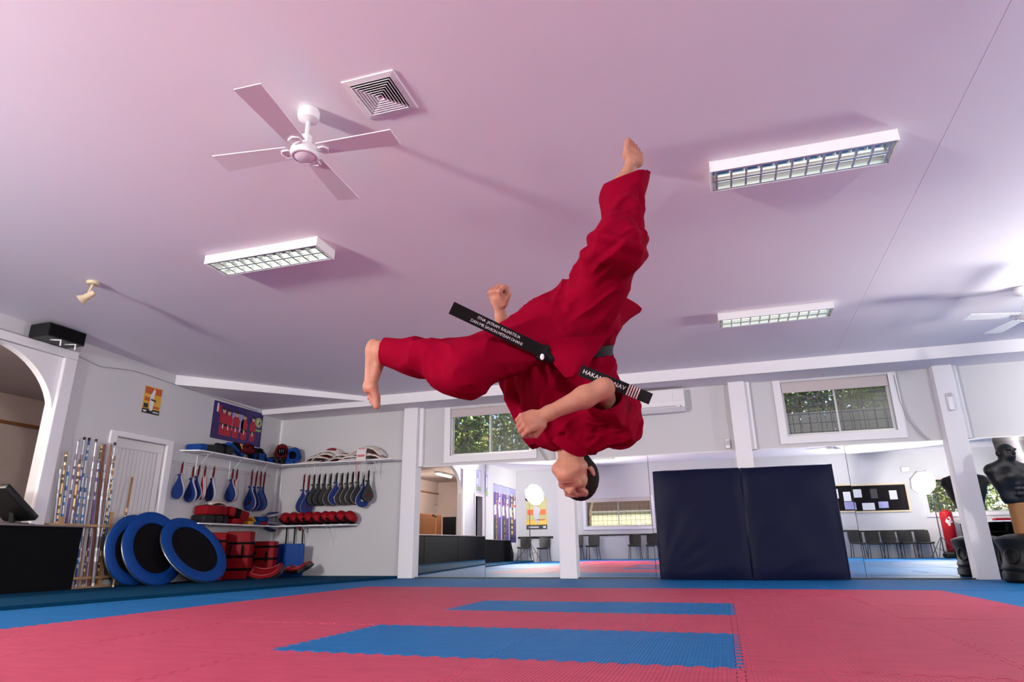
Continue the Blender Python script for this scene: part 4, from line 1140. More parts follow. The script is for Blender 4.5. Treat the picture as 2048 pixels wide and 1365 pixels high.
def head_guard(lab, loc, rz, m, inner, s=1.0, cage=True):
    t = thing('head_guard', lab, 'head guard', loc, (0, 0, rz), 'padded head guards')
    v = Vol((-0.16 * s, -0.17 * s, -0.01), (0.16 * s, 0.17 * s, 0.28 * s), 0.007)
    v.ell((0, 0.01 * s, 0.13 * s), (0.105 * s, 0.125 * s, 0.125 * s), k=0.01)
    for q in (-1, 1): v.cap((q * 0.085 * s, 0.02 * s, 0.09 * s), (q * 0.075 * s, -0.05 * s, 0.03 * s), 0.035 * s, 0.028 * s, 0.03)
    v.cap((-0.05 * s, -0.085 * s, 0.19 * s), (0.05 * s, -0.085 * s, 0.19 * s), 0.032 * s, 0.032 * s, 0.02)
    v.cap((-0.04 * s, -0.08 * s, 0.035 * s), (0.04 * s, -0.08 * s, 0.035 * s), 0.025 * s, 0.025 * s, 0.02)
    v.ell((0, -0.05 * s, 0.11 * s), (0.062 * s, 0.13 * s, 0.062 * s), k=0.02, mode='sub')
    v.ell((0, 0.0, 0.12 * s), (0.072 * s, 0.09 * s, 0.085 * s), k=0.01, mode='sub')
    v.cut((0, 0, 0.0), (0, 0, -1)); V, F = v.mesh(); mesh_from('padding', V, F, m, t)
    MB().sphere((0, 0.03 * s, 0.125 * s), 0.068 * s, 14).build('lining', inner, t, smooth=True)
    if cage:
        for x in (-0.03, 0, 0.03): MB().tube([(x * s, -0.10 * s, 0.175 * s), (x * s, -0.135 * s, 0.12 * s), (x * s, -0.11 * s, 0.05 * s)], 0.004, 6).build('face_bar', 'chrome', t, smooth=True)
    MB().tube([(-0.085 * s, -0.03 * s, 0.05 * s), (-0.05 * s, -0.06 * s, 0.0), (0.05 * s, -0.06 * s, 0.0), (0.085 * s, -0.03 * s, 0.05 * s)], 0.007, 8).build('chin_strap', 'white_vinyl', t, smooth=True)
    return t
head_guard('red head guard with face bars in the corner of the upper shelf', (XL + 0.20, 9.40, T1 + 0.10), math.radians(35), 'dark_red', 'black_cloth', 1.05)
head_guard('blue head guard beside the red one in the corner', (XL + 0.44, 9.42, T1 + 0.03), math.radians(20), 'blue_vinyl', 'black_cloth', 1.05, False)
block('foam_pad', 'blue foam pad below the blue head guard', 'foam pad', (XL + 0.47, 9.38, T1), (0, 0, 0.3), 0.24, 0.14, 0.05, 'blue_vinyl', [('strap', 'x', 0.02, 0.05, 'black_cloth')])
# chest protectors: bowed padded vests
def vest(lab, loc, rot, w, d, bow, m, panel, oval=False):
    t = thing('chest_protector', lab, 'chest protector', loc, rot, 'folded chest protectors')
    nx, ny, th = 14, 6, 0.022
    def P(u, v, dz):
        z = bow * (1 - abs(u) ** 2.2) + 0.012 * math.cos(v * 2.2)
        return (u * w / 2, v * d / 2 * (1 - 0.12 * u * u), z + dz)
    mb = MB(); g = [[P(-1 + 2 * i / nx, -1 + 2 * j / ny, 0) for i in range(nx + 1)] for j in range(ny + 1)]
    vs = [p for r in g for p in r] + [(x, y, z + th) for r in g for x, y, z in r]; n = (nx + 1) * (ny + 1); fs = []
    for j in range(ny):
        for i in range(nx):
            a = j * (nx + 1) + i; fs += [(a, a + nx + 1, a + nx + 2, a + 1), (n + a, n + a + 1, n + a + nx + 2, n + a + nx + 1)]
    for i in range(nx): fs += [(i, i + 1, n + i + 1, n + i)]; a = ny * (nx + 1) + i; fs += [(a + 1, a, n + a, n + a + 1)]
    for j in range(ny): a = j * (nx + 1); fs += [(a + nx + 1, a, n + a, n + a + nx + 1)]; b = a + nx; fs += [(b, b + nx + 1, n + b + nx + 1, n + b)]
    mb.add(vs, fs); mb.build('padding', m, t, smooth='auto')
    mb = MB(); n1, n2 = 8, 4; pts = []
    lo, hi = (-0.45, 0.45) if oval else (-0.8, 0.8)
    for j in range(n2 + 1):
        for i in range(n1 + 1):
            v = -0.98 + 1.2 * j / n2; uu = lo + (hi - lo) * i / n1
            if oval: uu *= math.sqrt(max(0.02, 1 - ((j / n2 - 0.5) * 1.9) ** 2))
            pts.append(P(uu, v, th + 0.003))
    mb.add(pts, [(j * (n1 + 1) + i, j * (n1 + 1) + i + 1, (j + 1) * (n1 + 1) + i + 1, (j + 1) * (n1 + 1) + i) for j in range(n2) for i in range(n1)])
    mb.build('panel', panel, t, smooth=True)
    mb = MB(); mb.tube([P(-0.98, -1.0, th / 2), P(-0.5, -1.0, th / 2), P(0, -1.0, th / 2), P(0.5, -1.0, th / 2), P(0.98, -1.0, th / 2)], 0.0125, 8)
    mb.build('binding', 'cream_vinyl' if m != 'cream_vinyl' else 'white_vinyl', t, smooth=True)
    return t
yv = YB - 0.15
vest('flat red chest protector at the bottom of the left pile', (-6.55, yv, T1), (0, 0, 0), 0.46, 0.24, 0.012, 'red_vinyl', 'dark_red')
vest('second red and white vest low in the left pile', (-6.38, yv, T1 + 0.035), (0, 0.03, 0), 0.50, 0.24, 0.045, 'white_vinyl', 'red_vinyl')
vest('white vest with red oval lying on the left pile', (-6.30, yv, T1 + 0.075), (0.30, -0.18, 0), 0.46, 0.25, 0.085, 'white_vinyl', 'red_vinyl', True)
vest('white vest with red oval on top of the left pile', (-6.17, yv, T1 + 0.10), (0.3, 0.12, 0.1), 0.40, 0.25, 0.11, 'white_vinyl', 'red_vinyl', True)
vest('red folded vest between the two piles', (-6.02, yv, T1 + 0.0), (0.0, -0.06, 0), 0.34, 0.25, 0.05, 'red_vinyl', 'dark_red')
vest('cream vest at the bottom of the right pile', (-5.72, yv, T1), (0, 0, 0), 0.52, 0.25, 0.015, 'cream_vinyl', 'pink_vinyl')
vest('cream vest second from the bottom of the right pile', (-5.74, yv, T1 + 0.035), (0, 0, 0), 0.46, 0.25, 0.02, 'cream_vinyl', 'white_vinyl')
vest('pink edged vest in the middle of the right pile', (-5.62, yv, T1 + 0.065), (0, -0.08, 0), 0.48, 0.25, 0.03, 'pink_vinyl', 'cream_vinyl')
vest('cream vest at the right end of the right pile', (-5.38, yv, T1 + 0.0), (0, 0.05, 0), 0.40, 0.25, 0.07, 'cream_vinyl', 'pink_vinyl')
vest('pale vest arched over the right pile', (-5.44, yv, T1 + 0.09), (0.12, 0.1, 0), 0.46, 0.25, 0.115, 'white_vinyl', 'cream_vinyl')
vest('red and white vest on the slope of the left pile', (-6.48, yv, T1 + 0.05), (0.2, -0.25, 0.0), 0.40, 0.25, 0.06, 'red_vinyl', 'white_vinyl', True)
vest('cream vest bridging the two piles', (-5.92, yv, T1 + 0.06), (0.1, 0.05, 0.05), 0.36, 0.25, 0.05, 'cream_vinyl', 'red_vinyl', True)
vest('pink vest slipping from the right pile', (-5.68, yv, T1 + 0.085), (0.15, -0.10, 0.0), 0.38, 0.25, 0.05, 'pink_vinyl', 'white_vinyl', True)
# vest hanging over the edge
t = thing('chest_protector', 'white vest with faded red front hanging over the shelf edge', 'chest protector', (-5.52, YB - 0.30, T1 + 0.02), group='folded chest protectors')
mb = MB()
prof = [(0.16, 0.165), (0.08, 0.185), (0.0, 0.17), (-0.02, 0.12), (-0.025, 0.0), (-0.02, -0.045)]
for k, (a, b) in enumerate(zip(prof[:-1], prof[1:])):
    mb.add([(-0.085, a[0], a[1]), (0.085, a[0], a[1]), (0.085, b[0], b[1]), (-0.085, b[0], b[1]), (-0.085, a[0] + 0.012, a[1] - 0.012), (0.085, a[0] + 0.012, a[1] - 0.012), (0.085, b[0] + 0.012, b[1] - 0.006), (-0.085, b[0] + 0.012, b[1] - 0.006)],
           [(0, 1, 2, 3), (7, 6, 5, 4), (0, 3, 7, 4), (1, 5, 6, 2), (0, 4, 5, 1), (3, 2, 6, 7)])
mb.build('padding', 'white_vinyl', t)
MB().add([(-0.07, -0.006, 0.165), (0.07, -0.006, 0.165), (0.068, -0.0285, 0.02), (-0.068, -0.0285, 0.02)], [(0, 1, 2, 3)]).build('panel', 'pink_vinyl', t)
for x, l in ((-0.075, 0.34), (-0.05, 0.26), (0.075, 0.30), (0.02, 0.15)):
    MB().tube([(x, -0.02, -0.04), (x + 0.004, -0.03, -0.04 - l * 0.5), (x - 0.006, -0.025, -0.04 - l)], 0.004, 6).build('tie_string', 'pink_vinyl' if x < 0 else 'cream_vinyl', t)
for i, (x, l) in enumerate(((-6.40, 0.17), (-6.30, 0.2), (-6.28, 0.15))):
    o = MB().tube([(x, YB - 0.302, T1 + 0.03), (x, YB - 0.306, T1 - 0.03), (x + 0.012, YB - 0.30, T1 - l)], 0.004, 6).build('tie_string', 'cream_vinyl', smooth=True)
    tag(o, '%s pale vest tie string hanging from the left pile' % ('leftmost', 'longest', 'shortest')[i], 'string', 'vest tie strings')

# lower shelf, left wall run
yl = XL + 0.14
block('kick_shield', 'black kick shield at the near end of the lower shelf', 'kick shield', (yl, 7.98, T2), (0, 0, 0.03), 0.24, 0.52, 0.115, 'black_rubber', [('strap', 'y', -0.05, 0.0, 'black_cloth'), ('strap', 'y', 0.12, 0.17, 'black_cloth')], r=0.03)
block('kick_shield', 'red kick shield lying on the black one', 'kick shield', (yl, 7.98, T2 + 0.118), (0.02, 0, 0.05), 0.23, 0.44, 0.135, 'red_vinyl', [('seam_band', 'y', 0.10, 0.13, 'dark_red')], r=0.03)
block('kick_shield', 'red and black kick shield slanting beside the stack', 'kick shield', (yl + 0.01, 8.46, T2 + 0.085), (-0.20, 0, -0.05), 0.22, 0.42, 0.14, 'red_vinyl', [('strap', 'y', -0.12, 0.03, 'black_cloth')], r=0.03)
block('kick_shield', 'small red pad under the slanting shield', 'kick shield', (yl + 0.02, 8.46, T2), (0, 0, 0.02), 0.20, 0.24, 0.085, 'red_vinyl', [('strap', 'y', 0.05, 0.07, 'dark_red')], r=0.02)
block('rolled_belt', 'yellow and black pad leaning near the corner of the lower shelf', 'belt pad', (yl + 0.06, 8.82, T2 + 0.05), (-0.5, 0, 0.2), 0.10, 0.19, 0.045, 'yellow_vinyl', [('edge', 'y', 0.05, 0.098, 'black_cloth')])
block('foam_pad', 'yellow, blue and red striped pad on the lower shelf', 'foam pad', (yl + 0.04, 8.92, T2), (0, 0, 0), 0.15, 0.46, 0.052, 'blue_vinyl', [('yellow_end', 'y', -0.232, -0.10, 'yellow_vinyl'), ('red_end', 'y', 0.06, 0.232, 'red_vinyl')])
block('foam_pad', 'blue block on top of the striped pad', 'foam pad', (yl + 0.04, 9.05, T2 + 0.057), (0, 0, 0), 0.15, 0.24, 0.075, 'blue_vinyl', [('strap', 'y', 0.04, 0.06, 'blue_pad')])
o = vest('white curved vest lying on top of the red shield stack', (yl, 8.02, T2 + 0.262), (0, 0, PI / 2), 0.30, 0.2, 0.035, 'white_vinyl', 'cream_vinyl')
for i, (y, z, rx, lab) in enumerate(((9.30, 0.02, 1.35, 'blue paddle lying at the bottom of the corner heap'), (9.33, 0.055, 1.45, 'blue paddle lying on the corner heap of the lower shelf'), (9.28, 0.10, 1.75, 'blue paddle on top of the corner heap pointing up'))):
    paddle('blue', (XL + 0.16 + 0.02 * i, y - 0.20, T2 + 0.03 + z * 0.9), 0.25, lab, 'paddles lying on the lower shelf', rx=rx)
# row of red focus mitts
def mitt_proto():
    t = thing('focus_mitt', 'x', 'focus mitt', group='red focus mitts on the lower shelf')
    v = Vol((-0.15, -0.14, -0.01), (0.15, 0.14, 0.16), 0.008)
    v.ell((0, 0, 0.055), (0.105, 0.095, 0.045), k=0.02); v.ell((0.0, -0.02, 0.085), (0.085, 0.075, 0.035), k=0.02)
    v.cap((-0.04, -0.08, 0.06), (0.05, -0.085, 0.06), 0.022, 0.022, 0.02); v.cut((0, 0, 0.006), (0, 0, -1))
    V, F = v.mesh(); mesh_from('pad', V, F, 'red_vinyl', t)
    mb = MB(); mb.lathe([(0.001, 0.0), (0.088, 0.0), (0.10, 0.014), (0.104, 0.034), (0.094, 0.036), (0.001, 0.036)], 24); mb.build('back', 'black_cloth', t, smooth='auto')
    MB().tube([(-0.06, -0.088, 0.03), (-0.03, -0.115, 0.035), (0.03, -0.115, 0.035), (0.06, -0.088, 0.03)], 0.012, 8).build('wrist_cuff', 'black_cloth', t, smooth=True)
    return t
mp = mitt_proto()
names = ['first', 'second', 'third', 'fourth', 'fifth', 'sixth', 'seventh', 'eighth', 'ninth']
for i in range(9):
    o = mp if i == 0 else copy_tree(mp)
    put(o, (-6.98 + i * 0.150, YB - 0.14, T2 + 0.062 + 0.006 * (i % 2)), (0.25, 0.55 + 0.06 * (i % 3), 0.15 * ((i % 3) - 1))); o.scale = (1.12, 1.12, 1.3)
    o['label'] = 'red focus mitt, %s from the corner on the lower shelf' % names[i]

# ================================================================== FLOOR GEAR IN THE CORNER
Z0 = PLAT + 0.002
def kshield(lab, loc, rot, w, d, h, straps, m='red_vinyl'):
    t = thing('standing_shield', lab, 'kick shield', loc, rot, 'large red kick shields')
    MB().rbox(-w / 2, w / 2, -d / 2, d / 2, 0, h, 0.025).build('padding', m, t, smooth='auto')
    for z in straps: MB().rbox(-w / 2 - 0.005, w / 2 + 0.005, -d / 2 - 0.005, d / 2 + 0.005, z, z + 0.035, 0.006).build('strap', 'black_cloth', t)
    for x in (-w * 0.22, w * 0.22):
        MB().tube([(x, -d / 2 - 0.004, h * 0.70), (x * 1.1, -d / 2 - 0.045, h * 0.62), (x * 1.1, -d / 2 - 0.045, h * 0.50), (x, -d / 2 - 0.004, h * 0.44)], 0.014, 8).build('handle', 'black_cloth', t, smooth=True)
    return t
kshield('tall red kick shield half hidden by the front trampoline', (-7.10, 7.98, Z0), (0, 0, math.radians(38)), 0.34, 0.20, 0.66, (0.10, 0.30, 0.52))
kshield('tall red kick shield with black straps in the middle of the heap', (-6.98, 8.40, Z0), (0, 0, math.radians(24)), 0.36, 0.26, 0.68, (0.12, 0.30, 0.49))
kshield('shorter red kick shield near the blue boards', (-6.95, 8.92, Z0), (0, 0, math.radians(18)), 0.40, 0.20, 0.54, (0.10, 0.26, 0.44))
# curved shields
def curved_shield(lab, loc, rot, L0=0.50, w=0.32, th=0.10, m='red_vinyl', m2='black_rubber', sag=0.13):
    t = thing('curved_shield', lab, 'kick shield', loc, rot, 'curved kick shields')
    n = 14
    def C(s, off, x):
        a = (s - 0.5) * 1.3; r = L0 / 1.3
        return (x, (r - off) * math.sin(a), r - (r - off) * math.cos(a))
    for nm, o0, o1, mm, ww in (('face', th * 0.55, th * 0.95, m, w), ('backing', 0.0, th * 0.55, m2, w * 0.98)):
        vs = []; fs = []
        for i in range(n + 1):
            s = i / n; vs += [C(s, o0, -ww / 2), C(s, o0, ww / 2), C(s, o1, ww / 2 * 0.95), C(s, o1, -ww / 2 * 0.95)]
        for i in range(n):
            a = 4 * i
            for k in range(4): fs.append((a + k, a + (k + 1) % 4, a + 4 + (k + 1) % 4, a + 4 + k))
        fs += [(0, 3, 2, 1), (4 * n, 4 * n + 1, 4 * n + 2, 4 * n + 3)]
        MB().add(vs, fs).build(nm, mm, t, smooth='auto')
    for x in (-w / 2 * 0.86, w / 2 * 0.86):
        MB().tube([C(0.06 + 0.88 * i / 8, th * 0.965, x) for i in range(9)], 0.004, 6).build('edge_stitching', 'pink_vinyl', t, smooth=True)
    for s_ in (0.06, 0.94):
        MB().tube([C(s_, th * 0.965, -w * 0.43), C(s_, th * 0.965, w * 0.43)], 0.004, 6).build('edge_stitching', 'pink_vinyl', t, smooth=True)
    MB().rbox(-w / 2 - 0.004, w / 2 + 0.004, -0.03, 0.03, -0.004, 0.06, 0.006).build('strap', 'black_cloth', t)
    return t
curved_shield('curved red kick shield lying in front of the heap', (-6.62, 8.62, Z0 + 0.005), (0.10, 0.34, math.radians(-62)), 0.56, 0.30)
curved_shield('second curved shield, dark side up, by the blue boards', (-6.45, 9.20, Z0 + 0.06), (0.2, 0.1, math.radians(-80)), 0.44, 0.26, 0.09, 'red_vinyl', 'black_rubber')
for i, (x, y, rz, lab) in enumerate(((-6.92, 9.38, 0.05, 'left blue foam board standing in the corner'), (-6.66, 9.30, 0.35, 'right blue foam board standing in the corner'))):
    t = thing('foam_board', lab, 'foam board', (x, y, Z0), (0.04, 0, rz), 'blue foam boards')
    MB().rbox(-0.16, 0.16, -0.03, 0.03, 0, 0.50, 0.012).build('board', 'blue_vinyl', t, smooth='auto')
    MB().rbox(0.10, 0.165, -0.034, 0.034, 0, 0.501, 0.012).build('edge', 'blue_vinyl', t, smooth='auto')
for i, x in enumerate((-7.02, -6.86, -6.70)):
    o = MB().tube([(x + 0.05, YB - 0.09, Z0), (x, YB - 0.05, 0.795)], 0.011, 8).build('black_stick', 'black_cloth')
    tag(o, '%s thin black stick behind the blue foam boards' % ('leftmost', 'middle', 'rightmost')[i], 'stick', 'thin black sticks')
o = lump('gear_bag', 'small dark red pouch hanging under the lower shelf edge', 'pouch', (-6.62, YB - 0.24, ZS2 - 0.075), [('e', (0, 0, 0.035), (0.03, 0.02, 0.035))], 'dark_red', 0.08, 0.006, straps=[([(0, 0, 0.06), (0, 0, 0.085)], 0.004, 'black_cloth')])

# ---- mini trampolines leaning on the left wall
def trampoline(c, n, r, inner, lab, legs=True):
    n = Vector(n).normalized()
    t = thing('mini_trampoline', lab, 'trampoline', c, (0, 0, 0), 'blue mini trampolines')
    t.rotation_euler = frame_from(n, (0, 0, 1)).to_euler()
    mb = MB(); w = (r - inner) / 2; rc = (r + inner) / 2
    prof = []
    for i in range(13):
        a = 2 * PI * i / 12
        prof.append((rc + w * math.cos(a), 0.012 + 0.022 * math.sin(a) * (1.0 if math.sin(a) > 0 else 0.6)))
    mb.lathe(prof, 56, caps=False); mb.build('safety_pad', 'blue_vinyl', t, smooth=True)
    mb = MB(); mb.lathe([(0.001, 0.004), (inner + 0.02, 0.004), (inner + 0.02, -0.002), (0.001, -0.002)], 48); mb.build('jump_sheet', 'black_cloth', t)
    mb = MB(); ring = [(math.cos(2 * PI * i / 48) * (r - 0.025), math.sin(2 * PI * i / 48) * (r - 0.025), -0.02) for i in range(49)]
    mb.tube(ring, 0.016, 8, caps=False); mb.build('steel_rim', 'steel', t, smooth=True)
    if legs:
        for k in range(6):
            a = 2 * PI * (k + 0.5) / 6; x, y = math.cos(a) * (r - 0.05), math.sin(a) * (r - 0.05)
            MB().tube([(x, y, -0.02), (x * 1.0, y * 1.0, -0.20)], 0.013, 8).build('leg', 'steel', t)
            MB().tube([(x, y, -0.195), (x, y, -0.215)], 0.017, 8).build('leg_cap', 'black_rubber', t)
    for k in range(8):
        a = 2 * PI * k / 8 + 0.2; x, y = math.cos(a), math.sin(a)
        MB().tube([(x * (inner + 0.01), y * (inner + 0.01), 0.002), (x * (r - 0.03), y * (r - 0.03), -0.015)], 0.004, 6).build('elastic_tie', 'black_cloth', t)
    return t
trampoline((-6.905, 7.42, 0.455), (0.80, -0.02, 0.60), 0.525, 0.362, 'front blue mini trampoline with black sheet leaning on the wall', False)
trampoline((-7.09, 6.92, 0.475), (0.945, -0.03, 0.31), 0.485, 0.325, 'middle blue mini trampoline of the leaning three', False)
trampoline((-7.16, 6.66, 0.46), (0.985, 0.05, 0.165), 0.435, 0.29, 'rearmost blue mini trampoline of the leaning three', False)

# ---- staff rack
t = thing('staff_rack', 'pale wooden rack holding staffs beside the counter', 'rack', (-7.22, 6.10, Z0))
for x in (-0.112, -0.045):
    MB().box(x - 0.012, x + 0.012, -0.52, 0.42, 0.695, 0.725).build('rail', 'wood', t)
    MB().box(x - 0.012, x + 0.012, -0.52, 0.42, 0.10, 0.13).build('rail', 'wood', t)
for y in (-0.40, 0.24):
    MB().box(-0.098, -0.058, y, y + 0.05, 0.0, 0.88 if y > 0 else 0.80).build('post', 'wood', t)
MB().box(-0.12, -0.035, -0.45, 0.42, 0.0, 0.018).build('base', 'wood', t)
stripe_mat('staff_gold', [(0.75, 0.48, 0.16), (0.09, 0.05, 0.03), (0.85, 0.62, 0.30), (0.20, 0.10, 0.04)], 5)
stripe_mat('staff_silver', [(0.50, 0.50, 0.52), (0.36, 0.34, 0.38), (0.60, 0.60, 0.62), (0.20, 0.18, 0.20)], 3)
stripe_mat('staff_blue', [(0.50, 0.52, 0.56), (0.03, 0.16, 0.40), (0.50, 0.54, 0.60), (0.02, 0.08, 0.25)], 4)
stripe_mat('staff_purple', [(0.42, 0.40, 0.46), (0.08, 0.04, 0.16), (0.45, 0.42, 0.46), (0.16, 0.10, 0.16)], 3)
mat('staff_red', (0.28, 0.09, 0.05), 0.4, var=0.2, vscale=20)
SD = [(5.60, 1.36, 'staff_silver', 'pale staff nearest the arch post'), (5.63, 1.58, 'staff_gold', 'gold-taped staff nearest the arch post'), (5.66, 1.20, 'staff_silver', 'short pale staff behind the counter end'),
      (5.71, 1.42, 'staff_blue', 'silver and blue staff rising behind the counter end'), (5.74, 1.72, 'staff_purple', 'tall lilac-taped staff, leftmost of the tall group'), (5.80, 1.50, 'staff_gold', 'gold staff with dark grip left of the tall group'),
      (5.82, 1.74, 'staff_silver', 'tall white staff with black tip, first of four'), (5.86, 1.46, 'staff_purple', 'dark purple staff in the middle of the rack'), (5.90, 1.745, 'staff_blue', 'tall white and blue staff with black tip, second of four'),
      (5.95, 1.30, 'staff_blue', 'blue-taped staff in the middle of the rack'), (5.98, 1.74, 'staff_silver', 'tall white staff with black tip, third of four'), (6.01, 1.40, 'staff_red', 'red-brown staff between the white ones'),
      (6.05, 1.52, 'staff_purple', 'grey and purple staff right of the middle'), (6.08, 1.71, 'staff_gold', 'tall gold-banded wooden staff'), (6.13, 1.73, 'staff_red', 'tall brown staff, left of the brown pair'),
      (6.19, 1.73, 'staff_red', 'tall brown staff, right of the brown pair'), (6.24, 1.735, 'staff_silver', 'tall white staff with black tip, fourth of four'), (6.26, 1.60, 'staff_gold', 'gold and brown taped staff before the door frame'),
      (6.17, 1.48, 'staff_silver', 'broad silver staff crossing the front of the rack'), (6.30, 1.32, 'staff_blue', 'short white staff right of the brown pair')]
rs = random.Random(11)
for i, (y, top, m, lab) in enumerate(SD):
    xb = -7.30 + rs.uniform(-0.015, 0.02); xt = XL + 0.03 + rs.uniform(0, 0.05)
    if 'front of the rack' in lab: xb = -7.22
    dy = rs.uniform(-0.05, 0.03)
    base = Vector((xb, y + 0.10 + dy, Z0 + 0.02)); tip = Vector((xt, y, top)); L0 = (tip - base).length
    t = thing('training_staff', lab, 'staff', base, (0, 0, 0), 'staffs in the rack'); t.rotation_euler = (tip - base).to_track_quat('Z', 'Y').to_euler()
    rr = 0.0125 if 'broad' not in lab else 0.017
    MB().tube([(0, 0, 0), (0, 0, L0)], rr, 10).build('shaft', m, t, smooth='auto')
    if 'black tip' in lab: MB().tube([(0, 0, L0), (0, 0, L0 + 0.035)], rr * 1.15, 10).build('rubber_tip', 'black_rubber', t)
    else: MB().tube([(0, 0, L0 - 0.10), (0, 0, L0 + 0.002)], rr * 1.06, 10).build('grip', 'staff_gold' if m == 'staff_gold' else m, t, smooth='auto')
base = Vector((-7.12, 6.42, Z0)); tip = Vector((XL + 0.03, 6.62, 1.38)); L0 = (tip - base).length
t = thing('training_staff', 'gold-tipped dark staff leaning alone before the plank door', 'staff', base, group='staffs in the rack'); t.rotation_euler = (tip - base).to_track_quat('Z', 'Y').to_euler()
MB().tube([(0, 0, 0), (0, 0, L0)], 0.0115, 10).build('shaft', 'staff_gold', t, smooth='auto')
MB().tube([(0, 0, L0 - 0.42), (0, 0, L0 - 0.02)], 0.0125, 10).build('gold_tape', 'tan_post', t, smooth='auto')

# ================================================================== SIDE ROOM AND REAR WALL (seen in the mirrors)
t = thing('headboard_bench', 'brown wooden high-backed bench in the side room', 'bench', (-9.3, -0.6, PLAT))
MB().rbox(-0.05, 0.0, -1.55, 2.0, 0.0, 1.45, 0.03).build('back_board', 'brown_wood', t); MB().rbox(0.0, 0.45, -1.5, 1.95, 0.36, 0.44, 0.02).build('seat', 'brown_wood', t)
for y in (-1.4, 0.2, 1.8): MB().box(0.03, 0.4, y, y + 0.06, 0, 0.36).build('leg', 'brown_wood', t)
t = thing('filing_cabinet', 'black filing cabinet beside the brown bench', 'cabinet', (-9.0, -2.65, PLAT))
MB().rbox(-0.3, 0.3, -0.42, 0.42, 0, 1.38, 0.01).build('body', 'counter_black', t)
for z in (0.1, 0.52, 0.94):
    d = MB().rbox(0.30, 0.315, -0.40, 0.40, z, z + 0.38, 0.005).build('drawer', 'black_plastic', t); MB().rbox(0.315, 0.335, -0.06, 0.06, z + 0.26, z + 0.28, 0.004).build('handle', 'steel', d)
t = thing('microphone_stand', 'chrome microphone stand behind the counter', 'stand', (-8.65, -0.15, PLAT))
MB().lathe([(0.001, 0), (0.14, 0), (0.14, 0.015), (0.03, 0.04), (0.001, 0.04)], 20).build('base', 'chrome', t, smooth='auto')
MB().tube([(0, 0, 0.03), (0.02, 0.0, 0.9), (0.03, 0.0, 1.66)], 0.014, 8).build('pole', 'chrome', t); MB().tube([(0.03, 0, 1.30), (0.03, 0.25, 1.34)], 0.03, 8).build('holder', 'black_plastic', t)
MB().tube([(0.03, -0.08, 1.66), (0.03, 0.08, 1.67)], 0.008, 8).build('crossbar', 'dark_metal', t)
t = thing('side_room_fill', 'long fill lamp added to brighten the side room', 'ceiling light', (-9.0, 3.4, 2.85))  # added lamp that brightens the side room, no such source known
mat('fill_warm', (0.9, 0.85, 0.78), 0.4, emit=(1.0, 0.86, 0.76), estr=420.0)
MB().rbox(-0.08, 0.08, -0.65, 0.65, -0.05, 0.0, 0.01).build('housing', 'white_metal', t); MB().tube([(0, -0.6, -0.075), (0, 0.6, -0.075)], 0.03, 12).build('tube', 'fill_warm', t)

t2 = copy_tree(t); t2.location = (-9.0, -1.6, 2.85); t2['label'] = 'second fill lamp added to brighten the side room near the brown bench'; t['group'] = t2['group'] = 'added side room fill lamps'  # second added lamp, lights the far end of the side room
# ---- prints above and beside the doorway
poster('framed_print', 'pale framed print above the dark doorway', 'picture', wallM((XL + 0.002, -0.62, 2.46), 'L'), 0.46, 0.66, 'print_lilac', [('print_white', R4(0.15, 0.2, 0.5, 0.95), 0), ('print_green', R4(0.1, 0.05, 0.9, 0.18), 0), ('print_white', R4(0.6, 0.3, 0.85, 0.6), 0)])
poster('framed_print', 'narrow framed print right of the dark doorway', 'picture', wallM((XL + 0.002, -1.32, 2.46), 'L'), 0.30, 0.70, 'print_lilac', [('print_white', R4(0.3, 0.4, 0.6, 0.9), 0), ('print_green', R4(0.1, 0.05, 0.9, 0.25), 0)])
# ---- three hanging banners; lettering runs down the cloth
def banner(yc, word, lab):
    sh = [('print_lilac', R4(0.0, 0.86, 1.0, 1.0), 0), ('print_white', [(0.08, 0.45), (0.30, 0.42), (0.42, 0.60), (0.30, 0.78), (0.10, 0.80)], 0), ('print_skin', disc(0.22, 0.84, 0.10, 0.035), 1), ('print_white', [(0.62, 0.48), (0.92, 0.46), (0.95, 0.62), (0.7, 0.66)], 0),
          ('print_black', R4(0.5, 0.05, 0.95, 0.42), 0), ('print_red', R4(0.1, 0.66, 0.3, 0.70), 2)]
    t = poster('wall_banner', lab, 'banner', wallM((XL + 0.004, yc, 1.62), 'L'), 0.80, 1.92, 'print_purple', sh, 'purple wall banners')
    if word:
        n = len(word)
        for i, ch in enumerate(word):
            o = text_mesh('letter', ch, 0.19, 'print_gold', t, Matrix.Translation((0.12, 0.72 - 1.52 * i / max(1, n - 1), 0.012)))
    else:
        for i in range(8):
            MB().box(0.04, 0.20, 0.66 - 0.19 * i, 0.76 - 0.19 * i + 0.02 * (i % 3), 0.008, 0.010).build('blurred_letter', 'print_gold', t)
    MB().tube([(-0.41, 0.965, 0.004), (0.41, 0.965, 0.004)], 0.012, 8).build('top_rod', 'steel', t)
banner(-2.45, 'CONFIDENCE', 'purple banner nearest the counter end, gold letters running down')
banner(-3.33, 'RESPECT', 'middle purple banner of the reflected three')
banner(-4.21, '', 'purple banner nearest the room corner')
